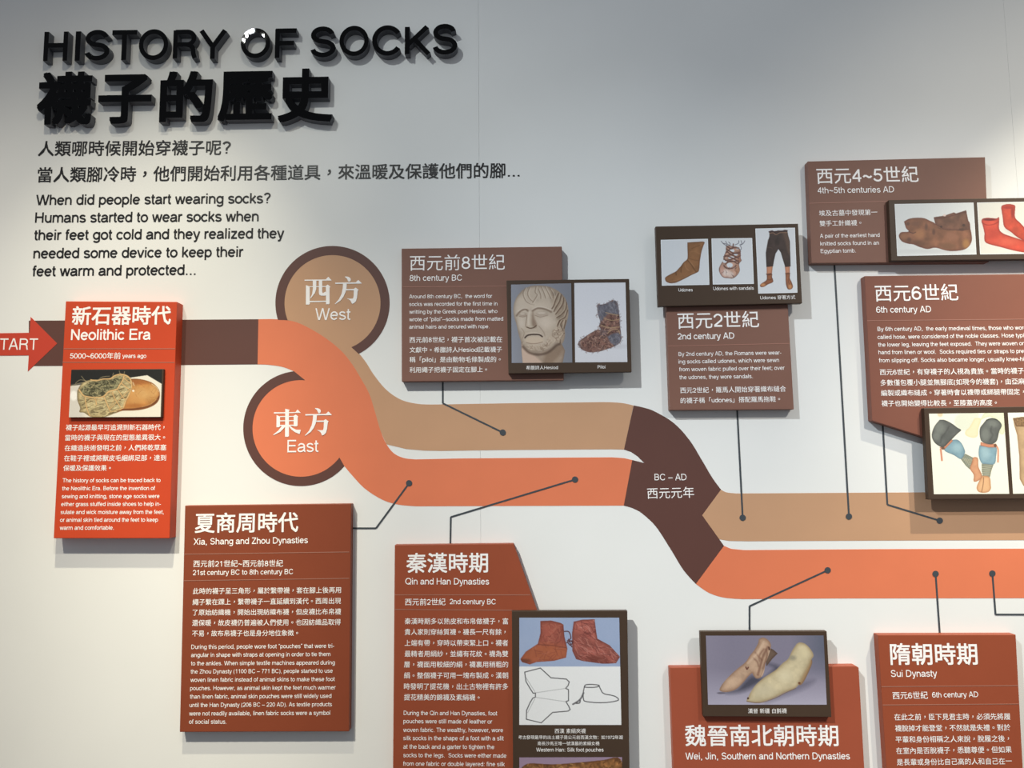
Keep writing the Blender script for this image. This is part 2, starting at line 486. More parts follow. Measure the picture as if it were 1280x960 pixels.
for ch, x0, x1, yt, yb, lb in [
        ('襪', 46.3, 115.0, 89.6, 156.0, 'large black raised Chinese character with the densest strokes, leftmost of the five'),
        ('子', 122.8, 189.4, 92.7, 154.6, 'large black raised Chinese character with two crossbars on a hooked stem, second of the five'),
        ('的', 199.8, 265.5, 88.8, 152.8, 'large black raised Chinese character with small square windows, middle of the five'),
        ('歷', 272.5, 341.0, 89.0, 151.5, 'large black raised Chinese character under an overhanging top stroke, fourth of the five'),
        ('史', 347.5, 415.8, 85.6, 152.6, 'large black raised Chinese character with two square openings and spreading feet, rightmost of the five')]:
    raised('raised_character', ch, x0, x1, yt, yb, 0.027, lb, G2)


# ------------------------------------------------------------------ vinyl bands on the wall
def arc(c, r, a0, a1, n=60):
    return [(c[0] + r * math.cos(math.radians(a0 + (a1 - a0) * i / n)), c[1] + r * math.sin(math.radians(a0 + (a1 - a0) * i / n))) for i in range(n + 1)]


def ang(c, p): return math.degrees(math.atan2(p[1] - c[1], p[0] - c[0]))


def smooth(pts, n=6):
    """open Catmull-Rom through the points"""
    out = []
    Q = [pts[0]] + list(pts) + [pts[-1]]
    for i in range(1, len(Q) - 2):
        p0, p1, p2, p3 = [np.array(Q[j], float) for j in (i - 1, i, i + 1, i + 2)]
        for k in range(n):
            u = k / n
            out.append(tuple(0.5 * ((2 * p1) + (p2 - p0) * u + (2 * p0 - 5 * p1 + 4 * p2 - p3) * u * u + (3 * p1 - p0 - 3 * p2 + p3) * u ** 3)))
    return out + [tuple(pts[-1])]


def band(name, pts, m, label, cat='wall graphic', t=0.0004, t0=0.0, parent=None):
    xs = [P(*p) for p in pts]
    org = (sum(p.x for p in xs) / len(xs), 0, min(p.z for p in xs))
    o = prism(name, pts, t0, t, m, parent, origin=org)
    if not parent: tag(o, label, cat)
    return o


CW, CE = (415.6, 378.8), (376.0, 535.5)

start = band('start_arrow', ZP('ar', [(-600, 345), (395, 330), (408, 118), (762, 473), (370, 846), (383, 632), (-600, 640)]),
             M_START, 'red-orange vinyl arrow pointing right at the left edge', t=0.0008)
text('lettering', [('ar', 'START', -130, 556, 500, 556)], 0.0008, start, off=0.0)

band('brown_band', [(36, 400.8), (130, 400.4), (323, 399), (322, 455.5), (130, 457.0), (36, 457.6)], M_BROWN,
     'short dark brown horizontal band running behind the red-orange panel')

# east (orange)
right_edge = smooth([(323, 399), (345, 399), (368, 402), (390, 412), (411, 425.5), (428, 440), (440, 455), (449.8, 470.8), (461.3, 491.7), (468.5, 514), (475.5, 538),
                     (483.1, 555.2), (492.5, 566.7), (505, 572.5), (519.6, 574.2)])
topr = [(576, 573), (700, 572), (765, 571.6), (780, 572.6), (790.3, 575)]
bot = [(779.7, 632)] + list(reversed(smooth([(429.6, 581.6), (442.5, 596.9), (457, 611.5), (477.9, 624.6), (498, 630.8), (520, 632.8)]))) 
inner = [p for p in arc(CE, 60.4, ang(CE, (423.8, 571.5)), ang(CE, (381.5, 475)) + 360 if ang(CE, (381.5, 475)) < ang(CE, (423.8, 571.5)) else ang(CE, (381.5, 475)))]
left = smooth([(367.5, 464.2), (353, 458.6), (335, 456.0), (322, 455.5)])
east = band('orange_band', right_edge + topr + bot + inner + left, M_ORANGE,
            'orange timeline band with a round end marked East, curving down to the middle')
text('lettering', [('E', 'East', 357, 893, 930, 885)], 0.0008, east, off=0.0)
ring_e = arc(CE, 72, ang(CE, (429.6, 581.9)), 360 + ang(CE, (367.5, 464.2)), 70) + arc(CE, 60.4, 360 + ang(CE, (381.5, 475)), ang(CE, (423.8, 571.5)), 70)
rp = [P(*p) for p in ring_e]
tag(prism('brown_ring', ring_e, 0, 0.0006, M_BROWN, None, origin=(P(*CE).x, 0, P(*CE).z - 0.13)),
    'dark brown open ring around the orange East disc', 'wall graphic')

# west (tan)
w_in = arc(CW, 60, ang(CW, (438.1, 431.5)), ang(CW, (359.9, 399.9)) - 360, 70)      # counter-clockwise over the top
w_top = smooth([(446.7, 439.2), (457.5, 453), (466.9, 468), (482.5, 486.8), (501.3, 499.6), (523, 504.9), (545, 505.6)]) + [(640, 504), (755, 502.6)] + smooth([(763.8, 502.8), (778, 503.8), (791.9, 506.8)])
w_bot = [(780, 562), (765, 561.6), (640, 562.4), (599, 562.9), (552, 563.6), (530, 563.2), (507.5, 561.2), (484, 555.6)]
inner_edge = list(reversed(smooth([(345, 399.5), (368, 402), (390, 412), (411, 425.5), (428, 440), (440, 455), (449.8, 470.8), (461.3, 491.7), (468.5, 514), (475.5, 538), (483.1, 555.2)])))
west = band('tan_band', w_top + w_bot + inner_edge[:-1] + list(reversed(w_in)), M_TAN,
            'tan timeline band with a round end marked West, above the orange band')
text('lettering', [('W', 'West', 280, 886, 930, 884)], 0.0008, west, off=0.0)
ring_w = arc(CW, 71.4, ang(CW, (446.7, 439.2)), ang(CW, (347.9, 399.7)) - 360, 70) + arc(CW, 60, ang(CW, (359.9, 399.9)) - 360, ang(CW, (438.1, 431.5)), 70)
tag(prism('brown_ring', ring_w, 0, 0.0006, M_BROWN, None, origin=(P(*CW).x, 0, P(*CW).z - 0.13)),
    'dark brown open ring around the tan West disc', 'wall graphic')


def serif(parent, fr, polys):
    bm = bmesh.new()
    for k, pl in enumerate(polys):
        bm.faces.new([bm.verts.new(P(*Z(fr, *p), 0.0010 + 0.00003 * k)) for p in pl])
    me = bpy.data.meshes.new('serif_lettering'); bm.to_mesh(me); bm.free()
    link('serif_lettering', me, M_WHITE, parent)


def fang(dx, dy):
    S = lambda L: [(x + dx, y + dy) for x, y in L]
    return [S(L) for L in ([(650, 196), (1030, 190), (1075, 146), (1140, 208), (1130, 214), (650, 220)],
                           smooth([(830, 84), (870, 84), (915, 100), (937, 135), (928, 168), (902, 178), (885, 165), (868, 125), (830, 92)], 3),
                           [(795, 205), (866, 205), (858, 300), (838, 380), (800, 460), (745, 530), (650, 594), (644, 586), (720, 500), (768, 400), (788, 300)],
                           [(850, 315), (990, 312), (1025, 288), (1082, 328), (1066, 350), (1052, 470), (1032, 540), (1000, 572), (962, 590), (935, 535), (905, 508), (868, 492), (870, 488), (940, 493), (978, 488), (990, 440), (994, 338), (850, 338)])]


serif(west, 'W', [
    [(82, 142), (475, 138), (522, 88), (582, 150), (575, 158), (82, 162)],
    [(110, 245), (120, 245), (180, 268), (180, 590), (165, 602), (108, 602)],
    [(178, 264), (480, 260), (480, 276), (178, 278)],
    [(478, 255), (512, 232), (560, 270), (546, 292), (546, 580), (530, 594), (480, 596)],
    [(178, 534), (480, 530), (480, 550), (178, 556)],
    [(236, 155), (302, 155), (300, 310), (275, 390), (195, 490), (188, 484), (225, 400), (238, 300)],
    [(348, 155), (410, 155), (410, 370), (425, 392), (452, 372), (468, 362), (478, 375), (480, 428), (462, 438), (385, 436), (356, 418), (348, 380)]] + fang(0, 0))
serif(east, 'E', [
    [(110, 152), (505, 150), (545, 102), (605, 162), (110, 178)],
    [(318, 88), (400, 108), (386, 130), (386, 590), (372, 606), (314, 606)],
    [(158, 205), (222, 232), (222, 415), (200, 428), (156, 430)],
    [(222, 224), (318, 222), (318, 240), (222, 242)], [(386, 222), (475, 220), (475, 236), (386, 240)],
    [(474, 218), (512, 195), (558, 232), (548, 250), (546, 398), (530, 412), (474, 412)],
    [(222, 302), (318, 300), (318, 318), (222, 320)], [(386, 300), (475, 298), (475, 314), (386, 318)],
    [(222, 385), (318, 383), (318, 404), (222, 406)], [(386, 383), (475, 381), (475, 402), (386, 404)],
    [(262, 400), (316, 400), (316, 420), (230, 515), (105, 575), (95, 566), (190, 490)],
    [(386, 398), (402, 398), (450, 440), (520, 474), (606, 476), (586, 552), (570, 552), (500, 522), (430, 470), (386, 410)]] + fang(38, -8))

# BC-AD crossover
cross = smooth([(792.2, 506.8), (805, 509.6), (819, 514.6), (842.5, 529.0), (862, 550.3), (877.7, 575.7), (890.3, 597), (901.3, 612)]) + [(877.7, 644), (905, 682.3), (869.8, 730)] + \
    smooth([(869.8, 730), (854.2, 712.4), (838.6, 687), (820, 658.5), (803.4, 642.5), (792, 635.8), (779.7, 632)])[1:] + [(790.3, 575), (805, 578.6), (797, 570.5), (788.8, 565.0), (780, 562)]
co = band('dark_crossover_band', cross, M_BROWN, 'dark brown S-shaped band piece marked BC - AD joining the two halves')
text('lettering', [('x', 'BC – AD', 98, 308, 200, 308), ('x', '西元元年', 75, 368, 225, 364)], 0.0008, co, off=0.0)
band('tan_band', smooth([(901.3, 612), (908, 615.4), (920, 616.8)]) + [(960, 616.6), (1155, 615.4), (1340, 614.6), (1340, 675), (1100, 675.7), (936, 676.6), (912, 676.2), (899, 674.1), (877.7, 644)], M_TAN,
     'straight tan timeline band on the right, below the upper panels')
band('orange_band', [(905, 682.3), (914, 686), (930, 687.6), (1100, 686.4), (1340, 685.6), (1340, 747.6), (1040, 748), (928, 748.9)] + smooth([(928, 748.9), (905, 747), (886, 741.0), (869.8, 730)])[1:], M_ORANGE,
     'straight bright orange timeline band on the right, below the tan one')


# ------------------------------------------------------------------ callout lines
def callout(pts, label, wpx=2.1):
    xs = [P(*p) for p in pts]
    r = empty('callout_line', (xs[0].x, 0, min(p.z for p in xs)), label, 'callout', 'callout lines between bands and panels')
    for a, b in zip(pts[:-1], pts[1:]):
        prism('line', strip_pts(a, b, wpx), 0.0, 0.0010, M_CALL, r)
    prism('dot', arc(pts[-1], 3.9, 0, 345, 23), 0.0, 0.0013, M_CALL, r)


callout([(553.5, 474), (553.4, 504), (628.4, 540.6)], 'bent slate callout from the 8th century BC panel to a dot on the tan band')
callout([(437, 660.3), (470, 660.3), (511.3, 604)], 'bent slate callout from the Xia panel to the leftmost dot on the orange band')
callout([(562.8, 683), (563.4, 646.3), (718.8, 599.4)], 'long slanting slate callout above the Qin and Han panel')
callout([(921.4, 510), (928.4, 647.2)], 'straight slate callout hanging below the 2nd century AD panel')
callout([(1042.9, 328), (1061.3, 645.6)], 'longest straight slate callout, hanging below the 4th-5th centuries panel')
callout([(1103.3, 528), (1109.3, 630.8), (1174.8, 650.8)], 'bent slate callout below the 6th century AD panel')
callout([(937, 792), (937, 757.7), (1034.7, 712.8)], 'bent slate callout rising from the felt sock picture to the orange band')
callout([(1175.2, 797), (1169.6, 717.3)], 'straight slate callout rising from the Sui Dynasty panel')
callout([(1330, 768.3), (1244.6, 768.1), (1240.6, 716.9)], 'slate callout with a right-angle bend at the right edge')


# ------------------------------------------------------------------ lettering stuck on the wall
def wall_text(name, lines, label, off):
    A = P(*Z(lines[0][0], lines[0][2], lines[0][3]))
    me = text_mesh(lines, 0.0006, off, 1.07, name)
    o = link(name, me, M_BLACK, None, (A.x, 0, A.z))
    return tag(o, label, 'lettering')


wall_text('vinyl_lettering', [('c', '人類哪時候開始穿襪子呢?', 178, 95, 1085, 89)], 'black Chinese question line directly under the large heading', 0.014)
wall_text('vinyl_lettering', [('px', '當人類腳冷時，他們開始利用各種道具，來溫暖及保護他們的腳...', 46.5, 228, 649.5, 222.3)], 'long black Chinese sentence, second line under the large heading', 0.014)
para = empty('vinyl_paragraph', (P(40, 345).x, 0, P(40, 345).z), 'five-line black English paragraph beginning When did people start wearing socks', 'lettering')
for ln in [('c', 'When did people start wearing socks?', 168, 325, 1273, 316), ('c', 'Humans started to wear socks when', 164, 408, 1217, 401),
           ('c', 'their feet got cold and they realized they', 160, 490, 1337, 481), ('c', 'needed some device to keep their', 156, 576, 1144, 568),
           ('c', 'feet warm and protected...', 152, 660, 920, 653)]:
    text('text_line', [ln], 0.0002, para, M_BLACK, off=0.015, ys=1.05)


# ------------------------------------------------------------------ boards
def board(name, pts, t0, t1, m, label, cat, group=None, bevel=0.0012, m_side=None, part='board'):
    xs = [P(x, y, t1) for x, y in pts]
    x0 = (min(p.x for p in xs) + max(p.x for p in xs)) / 2
    r = empty(name, (x0, -t0, min(p.z for p in xs)), label, cat, group)
    prism(part, pts, t0, t1, m, r, bevel, m_side=m_side)
    return r


def rules(parent, t, *segs):
    for fr, x0, y0, x1, y1 in segs:
        prism('rule_line', strip_pts(Z(fr, x0, y0), Z(fr, x1, y1), 0.8), t, t + 0.0004, M_RULE, parent)


TB, TN, TP, TPN = 0.021, 0.032, 0.034, 0.040
GP, GI = 'era text panels', 'picture panels'

# Neolithic
neo = board('era_panel', [(82.1, 376.5), (221.3, 377.2), (211.9, 673), (66.8, 673)], 0, TN, M_NEO,
            'bright red-orange panel headed Neolithic Era, at the left', 'panel', GP)
text('title_lettering', [('e', '新石器時代', 478, 246, 1138, 242)], TN, neo, off=0.018)
text('subtitle_lettering', [('e', 'Neolithic Era', 472, 347, 1003, 344)], TN, neo, off=0.012)
rules(neo, TN, ('e', 426, 405, 1168, 405), ('e', 416, 495, 1163, 496))
text('date_lettering', [('e', '5000~6000年前', 465, 474, 803, 474, 'c'), ('e', 'years ago', 815, 466, 975, 466)], TN, neo, off=0.006)
text('body_lettering', [('f', '襪子起源最早可追溯到新石器時代，', 118, 150, 750, 148), ('f', '當時的襪子與現在的型態差異很大。', 113, 218, 750, 215),
                        ('f', '在織造技術發明之前，人們將乾草塞', 110, 287, 788, 283), ('f', '在鞋子裡或將獸皮毛綑綁足部，達到', 106, 355, 786, 352),
                        ('f', '保暖及保護效果。', 101, 420, 390, 419)], TN, neo, off=0.006)
text('body_lettering', [('f', 'The history of socks can be traced back to', 97, 496, 750, 494), ('f', 'the Neolithic Era. Before the invention of', 94, 549, 713, 547),
                        ('f', 'sewing and knitting, stone age socks were', 91, 602, 743, 600), ('f', 'either grass stuffed inside shoes to help in-', 87, 654, 752, 652),
                        ('f', 'sulate and wick moisture away from the feet,', 84, 707, 771, 706), ('f', 'or animal skin tied around the feet to keep', 80, 759, 733, 758),
                        ('f', 'warm and comfortable.', 78, 812, 438, 811)], TN, neo, off=0.006)

# 8th century BC
p8 = board('era_panel', [(502, 310.7), (702.4, 308), (704.8, 475), (502.1, 477)], 0, TB, M_WEST,
           'umber brown panel headed 8th century BC, in the upper middle', 'panel', GP)
text('title_lettering', [('i', '西元前8世紀', 92, 180, 583, 175)], TB, p8, off=0.0)
text('subtitle_lettering', [('i', '8th century BC', 91, 232, 361, 230)], TB, p8, off=0.002)
rules(p8, TB, ('i', 56, 263, 872, 257))
text('body_lettering', [('j', 'Around 8th century BC,  the word for', 92, 144, 922, 138), ('j', 'socks was recorded for the first time in', 92, 220, 975, 214),
                        ('j', 'writting by the Greek poet Hesiod, who', 92, 297, 975, 290), ('j', 'wrote of “piloi”--socks made from matted', 92, 373, 1032, 366),
                        ('j', 'animal hairs and secured with rope.', 92, 447, 893, 442)], TB, p8, off=0.002)
text('body_lettering', [('j', '西元前8世紀，襪子首次被記載在', 95, 588, 1022, 582), ('j', '文獻中。希臘詩人Hesiod記載襪子', 95, 687, 1020, 682),
                        ('j', '稱「piloi」是由動物毛條製成的。', 95, 785, 962, 782), ('j', '利用繩子把襪子固定在腳上。', 95, 887, 828, 882)], TB, p8, off=0.004)

# 2nd century AD
p2 = board('era_panel', [(832.2, 372), (984.3, 370), (992.5, 511.8), (837.5, 512.8)], 0, TB, M_WEST,
           'umber brown panel headed 2nd century AD, under the three-picture panel', 'panel', GP)
text('title_lettering', [('m', '西元2世紀', 185, 211, 870, 197)], TB, p2, off=0.004)
text('subtitle_lettering', [('m', '2nd century AD', 183, 299, 660, 292)], TB, p2, off=0.006)
rules(p2, TB, ('m', 103, 355, 1125, 332))
text('body_lettering', [('m', 'By 2nd century AD, the Romans were wear-', 190, 438, 1055, 425), ('m', 'ing socks called udones, which were sewn', 190, 502, 1037, 488),
                        ('m', 'from woven fabric pulled over their feet; over', 196, 567, 1083, 553), ('m', 'the udones, they wore sandals.', 198, 634, 815, 624)], TB, p2, off=0.002)
text('body_lettering', [('m', '西元2世紀，羅馬人開始穿著織布縫合', 205, 752, 1095, 738), ('m', '的襪子稱「udones」搭配羅馬拖鞋。', 208, 838, 1010, 824)], TB, p2, off=0.004)

# 4th-5th centuries AD
p45 = board('era_panel', [(1009.5, 201.6), (1231.5, 196.2), (1236.5, 327.5), (1014.5, 329)], 0, TB, M_WEST,
            'umber brown panel headed 4th~5th centuries AD, highest of the panels', 'panel', GP)
text('title_lettering', [('n', '西元4~5世紀', 118, 180, 690, 169)], TB, p45, off=0.006)
text('subtitle_lettering', [('n', '4th~5th centuries AD', 122, 232, 551, 226)], TB, p45, off=0.002)
rules(p45, TB, ('n', 75, 288, 512, 277))
text('body_lettering', [('n', '埃及古墓中發現第一', 130, 360, 457, 354), ('n', '雙手工針織襪。', 133, 417, 343, 413)], TB, p45, off=0.004)
text('body_lettering', [('n', 'A pair of the earliest hand', 135, 482, 470, 476), ('n', 'knitted socks found in an', 137, 525, 466, 520),
                        ('n', 'Egyptian tomb.', 139, 567, 336, 564)], TB, p45, off=0.002)

# 6th century AD
p6 = board('era_panel', [(1080.6, 345), (1366, 341.4), (1376, 572), (1235, 571.5), (1090.3, 526)], 0, TB, M_SIXTH,
           'reddish umber panel headed 6th century AD with a slanted lower left corner', 'panel', GP)
text('title_lettering', [('o', '西元6世紀', 120, 207, 632, 200)], TB, p6, off=0.006)
text('subtitle_lettering', [('o', '6th century AD', 125, 275, 463, 272)], TB, p6, off=0.004)
rules(p6, TB, ('o', 70, 324, 1440, 311))
text('body_lettering', [('o', 'By 6th century AD,  the early medieval times, those who wor¦e', 133, 388, 1033, 379), ('o', 'called hose, were considered of the noble classes. Hose typi¦cally', 133, 437, 1034, 426),
                        ('o', 'the lower leg, leaving the feet exposed.  They were woven or', 137, 484, 1034, 475), ('o', 'hand from linen or wool.  Socks required ties or straps to pre¦vent', 139, 531, 1034, 523),
                        ('o', 'from slipping off. Socks also became longer, usually knee-hi¦gh.', 142, 581, 1034, 572)], TB, p6, off=0.002)
text('body_lettering', [('o', '西元6世紀，有穿襪子的人視為貴族。當時的襪子', 148, 660, 1034, 651), ('o', '多數僅包覆小腿並無腳底(如現今的襪套)，由亞麻', 152, 725, 1040, 716),
                        ('o', '編製或織布縫成。穿著時會以襪帶或綁腿帶固定，', 155, 788, 1010, 780), ('o', '襪子也開始變得比較長，至膝蓋的高度。', 158, 852, 840, 847)], TB, p6, off=0.004)

# Xia
px = board('era_panel', [(231.2, 632), (439, 629.5), (436.5, 914.3), (224.5, 915.2)], 0, TB, M_XIA,
           'chestnut brown panel headed Xia, Shang and Zhou Dynasties, at the lower left', 'panel', GP)
text('title_lettering', [('q', '夏商周時代', 125, 246, 815, 239)], TB, px, off=0.014)
text('subtitle_lettering', [('q', 'Xia, Shang and Zhou Dynasties', 118, 325, 880, 314)], TB, px, off=0.006)
rules(px, TB, ('q', 56, 388, 1155, 373), ('q', 49, 565, 1155, 549))
text('date_lettering', [('q', '西元前21世紀~西元前8世紀', 115, 475, 713, 472), ('q', '21st century BC to 8th century BC', 112, 528, 780, 521)], TB, px, off=0.004)
text('body_lettering', [('q', '此時的襪子呈三角形，屬於繫帶襪，套在腳上後再用', 112, 655, 1100, 647), ('q', '繩子繫在踝上，繫帶襪子一直延續到漢代。西周出現', 110, 728, 1100, 719),
                        ('q', '了原始紡織機，開始出現紡織布襪，但皮襪比布帛襪', 110, 797, 1100, 791), ('q', '還保暖，故皮襪仍普遍被人們使用。也因紡織品取得', 107, 867, 1098, 861),
                        ('q', '不易，故布帛襪子也是身分地位象徵。', 107, 937, 785, 933)], TB, px, off=0.004)
text('body_lettering', [('r', 'During this period, people wore foot “pouches” that were tri-', 106, 174, 1100, 166), ('r', 'angular in shape with straps at opening in order to tie them', 105, 230, 1074, 223),
                        ('r', 'to the ankles. When simple textile machines appeared during', 104, 288, 1105, 282), ('r', 'the Zhou Dynasty (1100 BC – 771 BC), people started to use', 102, 345, 1090, 339),
                        ('r', 'woven linen fabric instead of animal skins to make these foot', 100, 403, 1104, 397), ('r', 'pouches. However, as animal skin kept the feet much warmer', 98, 461, 1110, 455),
                        ('r', 'than linen fabric, animal skin pouches were still widely used', 97, 519, 1081, 514), ('r', 'until the Han Dynasty (206 BC – 220 AD). As textile products', 94, 578, 1085, 572),
                        ('r', 'were not readily available, linen fabric socks were a symbol', 91, 637, 1072, 632), ('r', 'of social status.', 90, 694, 350, 694)], TB, px, off=0.002)

# Qin
pq = board('era_panel', [(493.4, 681.2), (642, 679.5), (670.5, 760.5), (700, 845), (702, 1012), (490.7, 1013)], 0, TB, M_EAST,
           'rust brown panel headed Qin and Han Dynasties with a slanted right side', 'panel', GP)
text('title_lettering', [('s', '秦漢時期', 162, 268, 757, 265)], TB, pq, off=0.014)
text('subtitle_lettering', [('s', 'Qin and Han Dynasties', 155, 352, 765, 353)], TB, pq, off=0.004)
rules(pq, TB, ('s', 80, 428, 1062, 428), ('s', 78, 534, 1100, 541))
text('date_lettering', [('s', '西元前2世紀', 153, 505, 447, 504), ('s', '2nd century BC', 478, 495, 812, 497)], TB, pq, off=0.004)
text('body_lettering', [('s', '秦漢時期多以熟皮和布帛做襪子，富', 150, 642, 903, 642), ('s', '貴人家則穿絲質襪。襪長一尺有餘，', 150, 720, 855, 720),
                        ('s', '上端有帶，穿時以帶束緊上口。襪者', 150, 800, 903, 800), ('s', '最精者用絹紗，並繡有花紋。襪為雙', 150, 879, 903, 879),
                        ('t', '層，襪面用較細的絹，襪裏用稍粗的', 145, 84, 903, 84), ('t', '絹。整個襪子可用一塊布製成。漢朝', 145, 164, 903, 164),
                        ('t', '時發明了提花機，出土古物裡有許多', 145, 244, 903, 245), ('t', '提花精美的錦襪及素絹襪。', 145, 322, 663, 324)], TB, pq, off=0.004)
text('body_lettering', [('t', 'During the Qin and Han Dynasties, foot', 143, 429, 823, 432), ('t', 'pouches were still made of leather or', 141, 489, 787, 492),
                        ('t', 'woven fabric. The wealthy, however, wore', 140, 552, 866, 554), ('t', 'silk socks in the shape of a foot with a slit', 140, 612, 870, 614),
                        ('t', 'at the back and a garter to tighten the', 140, 674, 802, 677), ('t', 'socks to the legs.  Socks were either made', 140, 736, 890, 740),
                        ('t', 'from one fabric or double layered: fine silk', 139, 798, 878, 802)], TB, pq, off=0.002)

# Wei Jin
pw = board('era_panel', [(837.3, 834.4), (1070, 832.4), (1073.5, 834.5), (1083.5, 1012), (844, 1013)], 0, TB, M_EAST2,
           'terracotta panel headed Wei, Jin, Southern and Northern Dynasties', 'panel', GP)
text('title_lettering', [('v', '魏晉南北朝時期', 173, 724, 1083, 724)], TB, pw, off=0.012)
text('subtitle_lettering', [('v', 'Wei, Jin, Southern and Northern Dynasties', 175, 803, 1150, 802)], TB, pw, off=0.006)

# Sui
ps = board('era_panel', [(1097.2, 793.6), (1269.8, 793.2), (1281.5, 1012), (1111.5, 1013)], 0, TB, M_EAST,
           'rust brown panel headed Sui Dynasty, in the lower right corner', 'panel', GP)
text('title_lettering', [('w', '隋朝時期', 178, 272, 760, 271)], TB, ps, off=0.016)
text('subtitle_lettering', [('w', 'Sui Dynasty', 181, 353, 488, 351)], TB, ps, off=0.004)
rules(ps, TB, ('w', 118, 418, 1028, 410), ('w', 126, 540, 1033, 533))
text('date_lettering', [('w', '西元6世紀', 192, 502, 427, 499), ('w', '6th century AD', 455, 490, 762, 487)], TB, ps, off=0.004)
text('body_lettering', [('w', '在此之前，臣下見君主時，必須先將履', 203, 642, 977, 638), ('w', '襪脫掉才能登堂，不然就是失禮。對於', 208, 717, 977, 711),
                        ('w', '平輩和身份相稱之人來說，脫履之後，', 212, 792, 940, 785), ('w', '在室內是否脫襪子，悉聽尊便。但如果', 216, 867, 985, 858),
                        ('w', '是長輩或身份比自己高的人和自己在一', 220, 943, 987, 935)], TB, ps, off=0.004)


# ------------------------------------------------------------------ printed photographs (flat prints, painted procedurally)
def hash2(ix, iy, seed):
    h = (ix.astype(np.int64) * 374761393 + iy.astype(np.int64) * 668265263 + seed * 1442695041) & 0xFFFFFFFF
    h = ((h ^ (h >> 13)) * 1274126177) & 0xFFFFFFFF
    return ((h ^ (h >> 16)) & 0xFFFFFF) / float(0xFFFFFF)


def vnoise(X, Y, sc, seed=0):
    x, y = X / sc, Y / sc; ix, iy = np.floor(x), np.floor(y); fx, fy = x - ix, y - iy
    fx = fx * fx * (3 - 2 * fx); fy = fy * fy * (3 - 2 * fy)
    a, b, c, d = hash2(ix, iy, seed), hash2(ix + 1, iy, seed), hash2(ix, iy + 1, seed), hash2(ix + 1, iy + 1, seed)
    return (a * (1 - fx) + b * fx) * (1 - fy) + (c * (1 - fx) + d * fx) * fy


def fbm(X, Y, sc, seed=0):
    return 0.5 * vnoise(X, Y, sc, seed) + 0.3 * vnoise(X, Y, sc / 2, seed + 1) + 0.2 * vnoise(X, Y, sc / 4, seed + 2)


